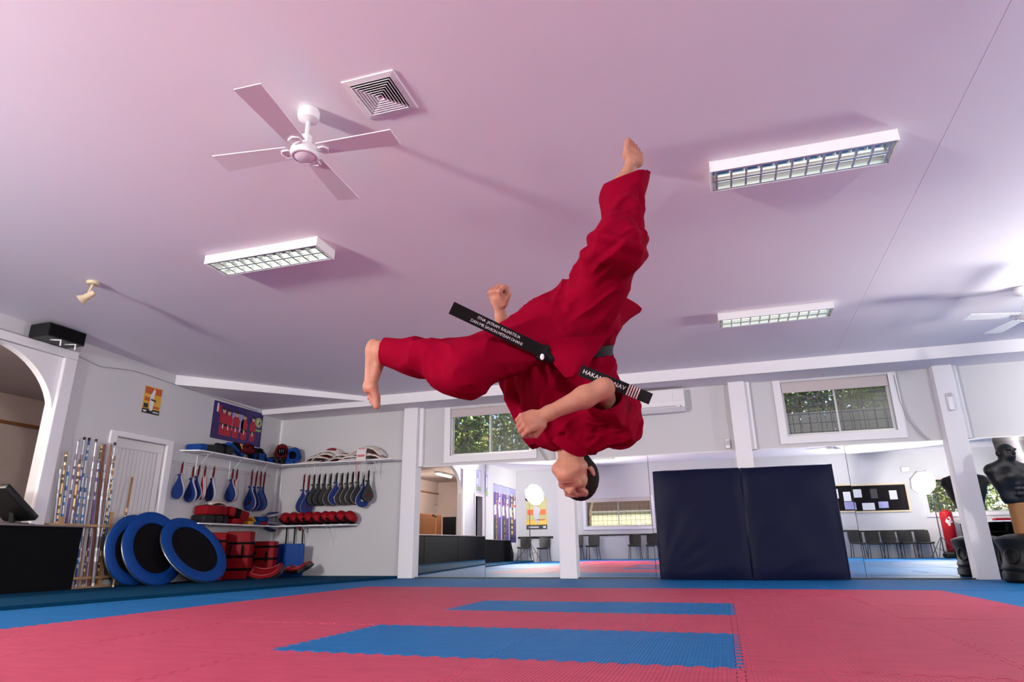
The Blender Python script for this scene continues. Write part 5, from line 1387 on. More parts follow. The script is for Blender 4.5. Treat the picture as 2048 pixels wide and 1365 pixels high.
# ---- poster on the rear wall
sh = [('print_olive', R4(0, 0.3, 1, 1), 0), ('print_orange', R4(0.05, 0.45, 0.95, 0.62), 1), ('print_black', R4(0, 0, 1, 0.14), 1), ('print_gold', R4(0.05, 0.16, 0.95, 0.26), 1), ('print_red', R4(0.1, 0.28, 0.5, 0.31), 2),
      ('print_white', [(0.40, 0.2), (0.55, 0.2), (0.66, 0.5), (0.62, 0.78), (0.45, 0.70), (0.3, 0.62), (0.36, 0.48)], 2), ('print_hair', disc(0.30, 0.85, 0.09, 0.06), 2), ('print_skin', disc(0.34, 0.80, 0.08, 0.05), 1), ('print_white', R4(0.06, 0.04, 0.2, 0.1), 2), ('print_white', R4(0.4, 0.05, 0.9, 0.09), 2)]
poster('wall_poster', 'large yellow poster reflected beside the bright softbox', 'poster', wallM((-6.57, YR + 0.002, 1.70), 'R'), 0.80, 1.16, 'print_yellow', sh)
# ---- black dado rail
o = MB().rbox(-7.30, -5.95, YR, YR + 0.05, 0.80, 0.87, 0.008).build('dado_rail', 'black_plastic'); tag(o, 'short black rail behind two reflected chairs', 'rail', 'black dado rails')
o = MB().rbox(-5.2, 6.05, YR, YR + 0.035, 0.80, 0.845, 0.008).build('dado_rail', 'black_plastic'); tag(o, 'long black rail along the reflected rear wall', 'rail', 'black dado rails')
# ---- stacking chairs
def chair_proto():
    t = thing('stacking_chair', 'x', 'chair', group='black chairs along the rear wall')
    mb = MB(); n = 8
    def shell(nm, pts, w, th):
        vs = []; fs = []
        for (y, z, wd) in pts:
            for u in range(n + 1):
                x = (u / n - 0.5) * wd; c = 0.02 * (2 * (u / n - 0.5)) ** 2
                vs.append((x, y + (c if nm == 'backrest' else 0), z + (c if nm == 'seat' else 0)))
        k = len(pts); N = len(vs)
        vs += [(x, y - (th if nm == 'backrest' else 0), z - (th if nm == 'seat' else 0)) for x, y, z in vs]
        for i in range(k - 1):
            for u in range(n):
                a = i * (n + 1) + u; fs += [(a, a + 1, a + n + 2, a + n + 1), (N + a, N + a + n + 1, N + a + n + 2, N + a + 1)]
        for u in range(n): fs += [(u, N + u, N + u + 1, u + 1)]; a = (k - 1) * (n + 1) + u; fs += [(a, a + 1, N + a + 1, N + a)]
        for i in range(k - 1): a = i * (n + 1); fs += [(a, a + n + 1, N + a + n + 1, N + a)]; b = a + n; fs += [(b, N + b, N + b + n + 1, b + n + 1)]
        MB().add(vs, fs).build(nm, 'black_plastic', t, smooth='auto')
    shell('seat', [(-0.20, 0.45, 0.40), (-0.05, 0.44, 0.42), (0.12, 0.455, 0.42), (0.22, 0.465, 0.41), (0.25, 0.44, 0.40)], 0.42, 0.03)
    shell('backrest', [(-0.20, 0.46, 0.38), (-0.225, 0.60, 0.41), (-0.25, 0.74, 0.41), (-0.27, 0.83, 0.37)], 0.4, 0.022)
    for sx in (-1, 1):
        MB().tube([(sx * 0.17, 0.16, 0.44), (sx * 0.20, 0.23, 0.0)], 0.012, 8).build('leg', 'dark_metal', t); MB().tube([(sx * 0.17, -0.14, 0.44), (sx * 0.20, -0.24, 0.0)], 0.012, 8).build('leg', 'dark_metal', t)
        MB().tube([(sx * 0.17, 0.16, 0.435), (sx * 0.17, -0.16, 0.435)], 0.011, 8).build('side_rail', 'dark_metal', t)
    return t
cp = chair_proto()
CH = [(-6.95, 0.0, 'black chair nearest the left corner, under the reflected poster'), (-6.22, -0.05, 'second black chair from the left corner, behind the lamp stand'), (-5.00, 0, 'black chair reflected just right of the white column'),
      (-4.42, 0.05, 'black chair under the left part of the reflected window'), (-2.95, 0, 'black chair under the right part of the reflected window'), (-2.35, 0, 'black chair reflected at the edge of the blue mat'),
      (4.02, 0, 'black chair reflected right of the mat, first of five'), (4.50, 0.02, 'black chair under the pin board, second of five'), (4.97, -0.03, 'black chair under the pin board, third of five'), (5.43, 0, 'black chair under the pin board, fourth of five'), (5.90, 0.03, 'black chair beside the red punch bag, last of five')]
for i, (x, rz, lab) in enumerate(CH):
    o = cp if i == 0 else copy_tree(cp)
    put(o, (x, YR + 0.42, PLAT if x < -6.5 else 0.001), (0, 0, rz)); o['label'] = lab
# ---- pin board with papers
t = thing('pin_board', 'black pin board in a pale wood frame full of papers', 'notice board', (4.62, YR, 1.85))
MB().box(-1.13, 1.13, 0, 0.02, -0.40, 0.40).build('board', 'black_cloth', t)
mat('pale_wood', (0.68, 0.56, 0.36), 0.5, var=0.1, vscale=12)
for x0, x1, z0, z1 in ((-1.18, 1.18, 0.40, 0.45), (-1.18, 1.18, -0.45, -0.40), (-1.18, -1.13, -0.40, 0.40), (1.13, 1.18, -0.40, 0.40)): MB().box(x0, x1, 0, 0.03, z0, z1).build('frame_rail', 'pale_wood', t)
for x, z, w, h, m in ((-0.95, 0.15, 0.20, 0.30, 'print_white'), (-0.60, 0.05, 0.22, 0.30, 'print_white'), (-0.55, -0.24, 0.34, 0.24, 'print_lilac'), (-0.28, 0.16, 0.24, 0.26, 'print_white'), (-0.02, -0.26, 0.36, 0.22, 'print_white'), (0.20, 0.14, 0.20, 0.30, 'print_black'), (0.42, -0.22, 0.28, 0.2, 'print_lilac'), (0.75, 0.08, 0.22, 0.28, 'print_white')):
    MB().box(x - w / 2, x + w / 2, 0.02, 0.023, z - h / 2, z + h / 2).build('paper', m, t)
t = thing('exit_box', 'small grey box lamp above the pin board end', 'wall lamp', (5.85, YR, 2.72)); MB().rbox(-0.13, 0.13, 0, 0.07, -0.09, 0.09, 0.01).build('case', 'wire_grey', t); MB().rbox(-0.11, 0.11, 0.07, 0.08, -0.07, 0.07, 0.005).build('face', 'white_gloss', t)
# ---- free-standing punch bag
t = thing('punch_bag', 'red free-standing punch bag with white mark, reflected', 'punch bag', (6.62, -4.32, 0.002))
MB().lathe([(0.001, 0), (0.26, 0.0), (0.30, 0.03), (0.30, 0.12), (0.24, 0.18), (0.12, 0.2), (0.001, 0.2)], 28).build('base', 'black_plastic', t, smooth='auto')
MB().lathe([(0.001, 0.19), (0.155, 0.19), (0.17, 0.21), (0.172, 1.30), (0.16, 1.34), (0.09, 1.36), (0.09, 1.40), (0.001, 1.40)], 32).build('bag', 'red_vinyl', t, smooth='auto')
mb = MB()
for (x, z, a, b) in ((0, 1.12, 0.07, 0.05), (-0.05, 1.06, 0.04, 0.06), (0.05, 1.05, 0.05, 0.03), (-0.01, 0.98, 0.035, 0.06), (0.02, 1.17, 0.03, 0.03)):
    p = disc(x, z, a, b, 12); vs = []
    for (px_, pz_) in p: vs.append((px_, math.sqrt(0.1745 ** 2 - px_ ** 2), pz_))
    mb.add(vs, [list(range(12))])
o = mb.build('white_emblem', 'white_vinyl', t)
# ---- black shelving under the rear window
t = thing('shelving_unit', 'black open shelving unit under the reflected window', 'shelf unit', (8.15, YR + 0.25, 0.002))
for x in (-1.1, -0.05, 1.0): MB().box(x, x + 0.05, -0.24, 0.24, 0, 1.0).build('upright', 'counter_black', t)
for z in (0.05, 0.38, 0.70): MB().box(-1.05, 1.0, -0.24, 0.24, z, z + 0.03).build('shelf_board', 'counter_black', t)
MB().rbox(-1.14, 1.09, -0.25, 0.26, 1.0, 1.04, 0.005).build('top_board', 'trim_white', t); MB().box(-1.05, 1.0, -0.245, -0.225, 0, 1.0).build('back_panel', 'black_cloth', t)
o = MB().rbox(7.0, 7.35, YR + 0.1, YR + 0.4, 1.043, 1.12, 0.01).rbox(7.05, 7.3, YR + 0.12, YR + 0.38, 1.12, 1.135, 0.005).build('storage_box', 'white_vinyl'); tag(o, 'white box on the black shelving unit', 'box')
o = MB().rbox(7.9, 8.3, YR + 0.1, YR + 0.4, 1.043, 1.10, 0.01).rbox(7.92, 8.28, YR + 0.12, YR + 0.38, 1.10, 1.112, 0.005).build('storage_box', 'red_vinyl'); tag(o, 'red box on the black shelving unit', 'box')

# ================================================================== OUTSIDE THE WINDOWS
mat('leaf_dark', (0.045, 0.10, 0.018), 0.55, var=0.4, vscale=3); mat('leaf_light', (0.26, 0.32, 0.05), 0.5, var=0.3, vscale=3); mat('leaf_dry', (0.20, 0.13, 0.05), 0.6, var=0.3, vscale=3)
mat('bark', (0.10, 0.07, 0.05), 0.9, var=0.3, vscale=12); mat('fence_grey', (0.30, 0.28, 0.26), 0.85, var=0.2, vscale=10); mat('garden', (0.10, 0.11, 0.05), 0.95, var=0.3, vscale=2)
mat('render_cream', (0.75, 0.66, 0.45), 0.8, var=0.05, vscale=2); mat('roof_tile', (0.40, 0.16, 0.09), 0.8, var=0.2, vscale=10); mat('brick_red', (0.30, 0.14, 0.09), 0.85, var=0.25, vscale=14)
struct(MB().box(-60, 60, YB + 0.2, 70, -0.5, -0.1).box(-60, 60, -70, YR - 0.2, -0.5, -0.1).build('ground', 'garden'), 'garden ground outside')
def leaves(name, lab, x0, x1, y0, y1, z0, z1, n, size, seed, mats=('leaf_dark', 'leaf_light', 'leaf_dry'), wts=(0.6, 0.32, 0.08), shape='box'):
    rs = np.random.RandomState(seed); mb = MB()
    V = []; F = []; MI = []
    for i in range(n):
        if shape == 'ball':
            d = rs.normal(size=3); d /= np.linalg.norm(d); r = rs.rand() ** 0.45
            c = np.array([(x0 + x1) / 2 + d[0] * r * (x1 - x0) / 2, (y0 + y1) / 2 + d[1] * r * (y1 - y0) / 2, (z0 + z1) / 2 + d[2] * r * (z1 - z0) / 2])
        else: c = np.array([rs.uniform(x0, x1), rs.uniform(y0, y1), rs.uniform(z0, z1)])
        a = rs.normal(size=3); a /= np.linalg.norm(a); b = np.cross(a, rs.normal(size=3)); b /= np.linalg.norm(b) + 1e-9
        s = size * rs.uniform(0.6, 1.3); nrm = np.cross(a, b)
        k = len(V)
        V += [tuple(c - a * s), tuple(c + b * s * 0.42 + nrm * s * 0.1), tuple(c + a * s), tuple(c - b * s * 0.42 + nrm * s * 0.1)]
        F.append((k, k + 1, k + 2)); F.append((k, k + 2, k + 3)); m = rs.choice(len(mats), p=wts); MI += [m, m]
    mb.v = V; mb.f = F; mb.mi = MI
    return mb, mats
def plant(name, lab, cat, trunk, crowns, seed, n=2500, size=0.07, grp=None, **k):
    t = thing(name, lab, cat, trunk[0], group=grp)
    L = Vector(t.location)
    for i, c in enumerate(crowns):
        mb, ms = leaves('foliage', '', *c, n, size, seed + i, shape='ball', **k)
        o = mb.build('foliage', list(ms), t); o.location = -L; o['kind'] = 'stuff'
    mb = MB(); mb.tube([Vector(p) - L for p in trunk], [0.12 - 0.07 * i / max(1, len(trunk) - 1) for i in range(len(trunk))], 8); mb.build('trunk', 'bark', t, smooth=True)
    return t
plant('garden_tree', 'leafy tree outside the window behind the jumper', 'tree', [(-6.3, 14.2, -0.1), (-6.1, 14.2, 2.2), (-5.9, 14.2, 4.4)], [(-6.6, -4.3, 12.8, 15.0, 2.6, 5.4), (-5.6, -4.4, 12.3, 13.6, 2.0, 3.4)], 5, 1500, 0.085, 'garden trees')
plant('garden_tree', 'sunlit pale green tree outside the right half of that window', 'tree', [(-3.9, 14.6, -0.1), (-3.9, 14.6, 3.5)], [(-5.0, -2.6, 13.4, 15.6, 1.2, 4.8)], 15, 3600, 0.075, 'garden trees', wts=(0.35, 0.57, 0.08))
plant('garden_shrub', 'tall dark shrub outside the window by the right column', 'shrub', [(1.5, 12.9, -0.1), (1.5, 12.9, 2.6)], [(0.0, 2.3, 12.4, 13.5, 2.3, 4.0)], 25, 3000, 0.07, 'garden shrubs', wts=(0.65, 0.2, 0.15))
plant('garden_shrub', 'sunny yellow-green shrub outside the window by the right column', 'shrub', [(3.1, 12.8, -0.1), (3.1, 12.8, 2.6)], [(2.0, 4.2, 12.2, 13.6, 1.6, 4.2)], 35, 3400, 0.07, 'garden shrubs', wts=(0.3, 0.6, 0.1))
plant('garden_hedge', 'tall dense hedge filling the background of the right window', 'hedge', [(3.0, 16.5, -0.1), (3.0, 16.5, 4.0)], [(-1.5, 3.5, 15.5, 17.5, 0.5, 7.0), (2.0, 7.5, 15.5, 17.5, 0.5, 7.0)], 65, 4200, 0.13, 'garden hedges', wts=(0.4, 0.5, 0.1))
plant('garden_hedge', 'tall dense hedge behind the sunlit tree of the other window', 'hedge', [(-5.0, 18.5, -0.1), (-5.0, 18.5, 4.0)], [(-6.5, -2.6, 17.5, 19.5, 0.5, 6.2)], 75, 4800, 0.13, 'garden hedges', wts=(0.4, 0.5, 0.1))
t = thing('garden_fence', 'grey paling fence outside the window by the right column', 'fence', (2.3, 12.0, -0.1))
for i in range(30): 
    if i == 0: f0 = MB().rbox(-0.06, 0.06, -0.012, 0.012, 0, 2.72, 0.004).build('paling', 'fence_grey', t); o = f0
    else: o = f0.copy(); COL.objects.link(o); o.parent = t
    o.location = (-1.9 + 0.13 * i, 0, 0)
for z in (0.5, 2.3): MB().box(-2.0, 2.0, 0.012, 0.05, z, z + 0.08).build('fence_rail', 'fence_grey', t)
def house(lab, x0, x1, y0, y1, h, m, roofm, grp):
    t = thing('neighbour_house', lab, 'house', ((x0 + x1) / 2, (y0 + y1) / 2, -0.1), group=grp); w, d = (x1 - x0) / 2, (y1 - y0) / 2
    MB().box(-w, w, -d, d, 0, h).build('wall', m, t)
    MB().prism([(-w - 0.4, h - 0.05), (w + 0.4, h - 0.05), (0, h + 1.8)], 'y', -d - 0.4, d + 0.4).build('roof', roofm, t)
    for x in (-w * 0.5, w * 0.5):
        wd = MB().box(x - 0.5, x + 0.5, -d - 0.04, -d + 0.02, 1.0, 2.2).build('window', 'trim_white', t); MB().box(x - 0.44, x + 0.44, -d - 0.05, -d - 0.035, 1.06, 2.14).build('pane', 'dark_slot', wd)
        wd = MB().box(x - 0.5, x + 0.5, d - 0.02, d + 0.04, 1.0, 2.2).build('window', 'trim_white', t); MB().box(x - 0.44, x + 0.44, d + 0.035, d + 0.05, 1.06, 2.14).build('pane', 'dark_slot', wd)
    return t
house('cream house with tiled roof beyond the garden tree', -13.0, -7.4, 18.0, 23.0, 3.6, 'render_cream', 'roof_tile', 'neighbouring houses')
house('brick house behind the reflected window', -7.5, -2.0, -19.0, -14.0, 3.0, 'brick_red', 'roof_tile', 'neighbouring houses')
t = thing('garden_wall', 'cream garden wall outside the reflected window', 'wall', (-2.0, -9.2, -0.1)); MB().box(-6, 5, -0.1, 0.1, 0, 1.9).build('wall', 'render_cream', t); MB().box(-6.05, 5.05, -0.14, 0.14, 1.9, 1.98).build('coping', 'fence_grey', t)
plant('garden_tree', 'tree with dark trunk outside the wide reflected window', 'tree', [(-5.1, -7.0, -0.1), (-5.0, -7.0, 1.8), (-4.4, -7.1, 3.6)], [(-7.0, -3.4, -8.6, -6.2, 2.1, 4.6)], 45, 1500, 0.10, 'garden trees', wts=(0.3, 0.6, 0.1))
plant('garden_shrub', 'green hedge shrub outside the reflected right window', 'shrub', [(7.4, -7.4, -0.1), (7.4, -7.4, 2.0)], [(5.4, 9.8, -8.6, -6.6, 0.4, 3.6)], 55, 3600, 0.10, 'garden shrubs', wts=(0.35, 0.5, 0.15))

# ================================================================== THE JUMPER, UPSIDE DOWN IN MID-AIR
mat('skin', (0.40, 0.175, 0.115), 0.55, var=0.22, vscale=22, bump=0.2, bscale=120, sss=0.06, spec=0.3)
mat('hair_brown', (0.012, 0.006, 0.004), 0.7, var=0.5, vscale=160, bump=0.8, bscale=170, spec=0.12)
mat('gi_red', (0.20, 0.0004, 0.014), 0.85, var=0.10, vscale=4, bump=0.10, bscale=260, spec=0.03)
mat('belt_black', (0.005, 0.004, 0.005), 0.7, bump=0.25, bscale=220, spec=0.2)
mat('belt_print', (0.75, 0.72, 0.72), 0.6); mat('belt_stripe', (0.62, 0.42, 0.43), 0.6)
mat('eye_white', (0.6, 0.55, 0.5), 0.3); mat('eye_dark', (0.01, 0.008, 0.006), 0.2)
person = thing('person', 'person in red martial arts uniform somersaulting upside down above the mats', 'person')
person.matrix_world = basis4((-0.577, 2.641, 1.368), (0.953, 0.302, -0.012), (0.104, -0.291, 0.951), (0.284, -0.908, -0.309))
A3 = lambda *p: np.array(p, float)
nz_ = lambda a: a / np.linalg.norm(a)
hipL, hipR = A3(-.079, -.029, .01), A3(.086, .034, -.01)
kneR, ankR, toeR = A3(.191, .318, .23), A3(.262, .645, -.03), A3(.326, .846, -.075)
kneL, ankL = A3(-.434, -.171, .19), A3(-.815, -.108, .01)
waist, chest, neck = A3(.012, -.135, -.01), A3(.047, -.326, -.02), A3(.035, -.505, -.02)
shR, elR, wrR, fiR = A3(.201, -.421, .03), A3(.129, -.254, .29), A3(-.092, -.345, .35), A3(-.156, -.372, .366)
shL, elL, wrL, fiL = A3(-.118, -.452, -.08), A3(-.208, -.219, -.21), A3(-.289, .049, -.17), A3(-.306, .135, -.152)
hO = A3(.049, -.662, .0); hr, hf, hu = nz_(A3(.88, .2, .441)), nz_(A3(-.23, -.65, .726)), nz_(A3(.42, -.73, -.526))
HD = lambda r, f, u: hO + hr * r + hf * f + hu * u
HAX = np.array([hr, hf, hu])

def fist(v, c, d, b, T, s=1.0):
    """c palm centre, d towards the knuckles, b back of the hand, T thumb side"""
    d = nz_(d); b = nz_(b - d * (b @ d)); T = nz_(T - d * (T @ d) - b * (T @ b)); sd = -T
    v.ell(c, (0.046 * s, 0.042 * s, 0.020 * s), np.array([d, sd, b]), 0.012)
    ln = (0.92, 1.0, 0.96, 0.84)
    for i in range(4):
        o = (i - 1.5) * 0.0205 * s; l = ln[i] * s
        m = c + d * (0.040 - 0.004 * abs(i - 1.2)) * s + sd * o + b * 0.010 * s
        p = m - b * 0.036 * l + d * 0.016 * l
        q = p - d * 0.027 * l - b * 0.008 * l
        t = q - d * 0.010 * l + b * 0.012 * l
        v.cap(c + sd * o * 0.8 - d * 0.01 * s, m, 0.011 * s, 0.0118 * s, 0.010)
        v.cap(m, p, 0.0112 * s, 0.0105 * s, 0.003); v.cap(p, q, 0.0105 * s, 0.0095 * s, 0.003); v.cap(q, t, 0.0095 * s, 0.0085 * s, 0.003)
    a0 = c - d * 0.026 * s + T * 0.030 * s - b * 0.006 * s; a1 = c + d * 0.012 * s + T * 0.047 * s - b * 0.024 * s
    a2 = c + d * 0.040 * s + T * 0.030 * s - b * 0.040 * s; a3 = c + d * 0.046 * s + T * 0.006 * s - b * 0.044 * s
    v.cap(a0, a1, 0.016 * s, 0.0135 * s, 0.012); v.cap(a1, a2, 0.0130 * s, 0.0120 * s, 0.004); v.cap(a2, a3, 0.0118 * s, 0.0098 * s, 0.004)
def foot(v, ank, heel, ball, toe, n, med, w=1.0):
    """n: top of the foot; med: towards the big toe"""
    d = nz_(ball - heel); n = nz_(n - d * (n @ d)); med = nz_(med - d * (med @ d) - n * (med @ n))
    v.ell(heel + n * 0.012, (0.036, 0.031, 0.033), np.array([d, med, n]), 0.02)
    v.cap(ank, heel + n * 0.02 + d * 0.02, 0.036, 0.032, 0.03)
    v.cap(ank, ball + n * 0.010 - d * 0.03, 0.034, 0.024, 0.03, sq=(n, 0.85))
    v.cap(heel + d * 0.03, ball - med * 0.016, 0.026, 0.022, 0.02)
    v.cap(ball + med * 0.020 * w, ball - med * 0.026 * w - d * 0.012, 0.0215 * w, 0.0185 * w, 0.02)
    L = np.linalg.norm(toe - ball); td = nz_(toe - ball)
    for k, (o, l, r) in enumerate(((0.027, 1.0, 0.0135), (0.010, 0.98, 0.0095), (-0.004, 0.86, 0.0088), (-0.017, 0.70, 0.0082), (-0.029, 0.50, 0.0080))):
        r *= w; p = ball + med * o * w; q = p + td * L * l * 0.55 + n * 0.006; t = p + td * L * l - n * 0.002
        v.cap(p, q, r * 1.1, r, 0.008); v.cap(q, t, r, r * 0.95, 0.003)

v = Vol((-0.97, -0.84, -0.31), (0.46, 0.93, 0.47), 0.0038)
# trunk and limbs under the uniform
v.cap(hipL, hipR, 0.10, 0.10, 0.03); v.cap((0, 0, 0), waist, 0.115, 0.10, 0.04, sq=((0, 0, 1), 0.8)); v.cap(waist, chest, 0.10, 0.12, 0.04, sq=((0, 0, 1), 0.8))
v.cap(chest, neck, 0.11, 0.07, 0.04); v.cap(shL, neck, 0.05, 0.055, 0.04); v.cap(shR, neck, 0.05, 0.055, 0.04)
for a, b, c in ((hipR, kneR, ankR), (hipL, kneL, ankL)):
    v.cap(a, b, 0.08, 0.052, 0.03); v.cap(b, c, 0.050, 0.034, 0.03)
v.cap(shR, elR, 0.050, 0.041, 0.02); v.cap(shL, elL, 0.050, 0.040, 0.02)
for e_, w_ in ((elR, wrR), (elL, wrL)):
    dd = w_ - e_; v.cap(e_, e_ + dd * 0.35, 0.042, 0.0445, 0.02); v.cap(e_ + dd * 0.35, w_, 0.0435, 0.0275, 0.02)
v.cap(elR + A3(.012, .006, -.01), elR, 0.03, 0.03, 0.02)
dR = nz_(fiR - wrR); bR = nz_(A3(.35, .55, .75)); TR = np.cross(bR, dR)
v.cap(wrR, fiR, 0.027, 0.026, 0.02, sq=(bR, 0.8)); fist(v, fiR, dR, bR, TR, 1.05)
dL = nz_(fiL - wrL); TL = nz_(A3(.75, .0, .65)); bL = np.cross(TL, dL)
v.cap(wrL, fiL, 0.026, 0.026, 0.02); fist(v, fiL, dL, bL, TL, 1.05)
foot(v, ankR, A3(.252, .625, -.085), A3(.318, .782, -.072), toeR, A3(.05, .25, .95), A3(-1, .1, .0), 1.22)
foot(v, ankL, A3(-.868, -.086, -.008), A3(-.864, -.272, .030), A3(-.842, -.352, .052), A3(.80, .04, -.60), A3(.574, .19, .78), 1.15)
# neck and head
v.cap(neck, HD(0, -.018, -.075), 0.062, 0.056, 0.03); v.cap(HD(.030, .01, -.085), neck + A3(.015, .0, .05), 0.018, 0.016, 0.03)
v.ell(HD(0, -.016, .036), (.074, .095, .084), HAX, 0.01); v.ell(HD(0, .034, -.040), (.060, .055, .078), HAX, 0.03)
for s in (-1, 1):
    v.cap(HD(s * .058, .0, -.055), HD(s * .046, .030, -.090), .018, .018, .03); v.cap(HD(s * .046, .030, -.088), HD(s * .016, .062, -.097), .019, .016, .030)
    v.ell(HD(s * .044, .060, -.018), (.022, .020, .018), HAX, .02)
    v.ell(HD(s * .032, .095, .010), (.018, .014, .0115), HAX, .012, 'sub'); v.ell(HD(s * .032, .0765, .008), (.0150, .0125, .0110), HAX, .004)
    v.cap(HD(s * .020, .0885, .0020), HD(s * .044, .0800, .0010), .0030, .0030, .003)
    v.ell(HD(s * .0125, .1005, -.0285), (.0088, .010, .0080), HAX, .006); v.ell(HD(s * .0075, .1045, -.0365), (.0042, .0055, .005), HAX, .002, 'sub')
    v.cap(HD(s * .006, .086, .030), HD(s * .044, .076, .031), .0105, .009, .012)
    v.ell(HD(s * .079, -.008, -.004), (.0085, .0185, .031), HAX, .008); v.ell(HD(s * .086, -.006, .002), (.005, .010, .018), HAX, .003, 'sub'); v.cap(HD(s * .078, .002, -.028), HD(s * .079, .0, -.034), .007, .006, .005)
    v.ell(HD(s * .030, .0825, -.036), (.020, .012, .016), HAX, .015)
v.cap(HD(0, .090, .018), HD(0, .1115, -.022), .0078, .0125, .010); v.ell(HD(0, .068, -.098), (.028, .014, .014), HAX, .030); v.ell(HD(0, .028, -.078), (.046, .046, .024), HAX, .03); v.ell(HD(0, .074, -.066), (.034, .018, .030), HAX, .03)
v.cap(HD(-.020, .0885, -.0660), HD(.020, .0885, -.0660), .0078, .0078, .008); v.cap(HD(-.019, .0915, -.0555), HD(.019, .0915, -.0555), .0066, .0066, .006)
v.cap(HD(-.023, .0985, -.0608), HD(.023, .0985, -.0608), .0028, .0028, .002, mode='sub'); v.ell(HD(0, .070, .045), (.05, .012, .03), HAX, .02)
V, F = v.mesh()
body = mesh_from('body', V, F, 'skin', person, relax=1)
co = np.zeros(len(body.data.vertices) * 3); body.data.vertices.foreach_get('co', co); co = co.reshape(-1, 3)
loc_ = (co - hO) @ HAX.T
lip = np.exp(-((loc_[:, 0] / .021) ** 2) ** 2 - ((loc_[:, 1] - .094) / .014) ** 2 - ((loc_[:, 2] + .0608) / .0085) ** 2)
ruddy = 0.45 * np.exp(-((np.abs(loc_[:, 0]) - .040) / .022) ** 2 - ((loc_[:, 1] - .075) / .03) ** 2 - ((loc_[:, 2] + .018) / .02) ** 2) + 0.5 * np.exp(-((loc_[:, 1] - .115) / .012) ** 2 - ((loc_[:, 2] + .022) / .014) ** 2 - (loc_[:, 0] / .02) ** 2)
ear = 0.6 * np.exp(-((np.abs(loc_[:, 0]) - .083) / .010) ** 2 - (loc_[:, 1] / .025) ** 2 - (loc_[:, 2] / .04) ** 2)
ends = 0.45 * sum(np.exp(-np.sum((co - q) ** 2, 1) / .045 ** 2) for q in (fiR + dR * .04, fiL + dL * .04, toeR, A3(-.85, -.32, .04)))
at = body.data.attributes.new('tint', 'FLOAT', 'POINT'); at.data.foreach_set('value', np.clip(lip + ruddy + ear + ends, 0, 1).astype(np.float32))
_nt = MATS['skin'].node_tree; _b = _nt.nodes['Principled BSDF']; _src = _b.inputs['Base Color'].links[0].from_socket
_at = _nt.nodes.new('ShaderNodeAttribute'); _at.attribute_name = 'tint'
_mx = _nt.nodes.new('ShaderNodeMix'); _mx.data_type = 'RGBA'; _mx.inputs[7].default_value = (0.26, 0.055, 0.045, 1)
_nt.links.new(_at.outputs['Fac'], _mx.inputs[0]); _nt.links.new(_src, _mx.inputs[6]); _nt.links.new(_mx.outputs[2], _b.inputs['Base Color'])
# hair, brows
h = Vol(tuple(hO - 0.16), tuple(hO + 0.16), 0.0035)
h.ell(HD(0, -.018, .043), (.083, .107, .092), HAX, 0.01); h.ell(HD(0, -.055, -.02), (.066, .056, .065), HAX, 0.02)
h.ell(HD(0, .112, -.042), (.080, .070, .096), HAX, .008, 'sub'); h.ell(HD(0, .03, -.12), (.12, .075, .10), HAX, .01, 'sub')
for s in (-1, 1):
    h.ell(HD(s * .085, -.004, -.012), (.022, .026, .030), HAX, .006, 'sub'); h.cap(HD(s * .070, .022, .010), HD(s * .071, .018, -.018), .006, .004, .006)
    h.cap(HD(s * .014, .0925, .0335), HD(s * .046, .0815, .034), .0040, .0028, .002); h.cap(HD(s * .021, .0905, -.0015), HD(s * .045, .0825, -.001), .0021, .0018, .001)
V, F = h.mesh()
def hair_d(P, n):
    dist = np.linalg.norm(P - HD(0, -.02, .05), axis=1)
    return np.where(dist > 0.075, 0.0022, 0.0) * np.where(((P - hO) @ hf) > 0.070, 0.0, 1.0) * np.sin(P[:, 0] * 420 + 2.0 * np.sin(P[:, 1] * 300)) * np.sin(P[:, 2] * 390 + P[:, 1] * 260)
mesh_from('hair', V, F, 'hair_brown', person, disp=hair_d)
# ---- smooth lattice noise for cloth folds
def vnoise(Q, seed=0):
    Q = np.asarray(Q, float); I = np.floor(Q).astype(np.int64); f_ = Q - I; f_ = f_ * f_ * (3 - 2 * f_)
    def hsh(i, j, k):
        n = (i * 374761393 + j * 668265263 + k * 2147483647 + seed * 974711) & 0xffffffff
        n = ((n ^ (n >> 13)) * 1274126177) & 0xffffffff
        return ((n ^ (n >> 16)) & 0xffff) / 65535.0
    r = 0
    for a in (0, 1):
        for b in (0, 1):
            for c in (0, 1):
                w = (f_[:, 0] if a else 1 - f_[:, 0]) * (f_[:, 1] if b else 1 - f_[:, 1]) * (f_[:, 2] if c else 1 - f_[:, 2])
                r = r + w * hsh(I[:, 0] + a, I[:, 1] + b, I[:, 2] + c)
    return r
def folds(P, along, freq_al, freq_ac, amp, seed):
    """ridged folds running along a direction"""
    al = nz_(np.array(along, float)); t = nz_(np.cross(al, (0.2, 0.3, 1.0))); b = np.cross(al, t)
    Q = np.stack([P @ al * freq_al, P @ t * freq_ac, P @ b * freq_ac], 1)
    w = vnoise(Q * 0.6 + 11, seed + 5)
    Q = Q + 0.8 * w[:, None]
    rg = 1 - np.abs(2 * vnoise(Q, seed) - 1)
    return amp * (rg ** 1.6 - 0.5) + amp * 0.35 * (vnoise(Q * 2.1, seed + 9) - 0.5)

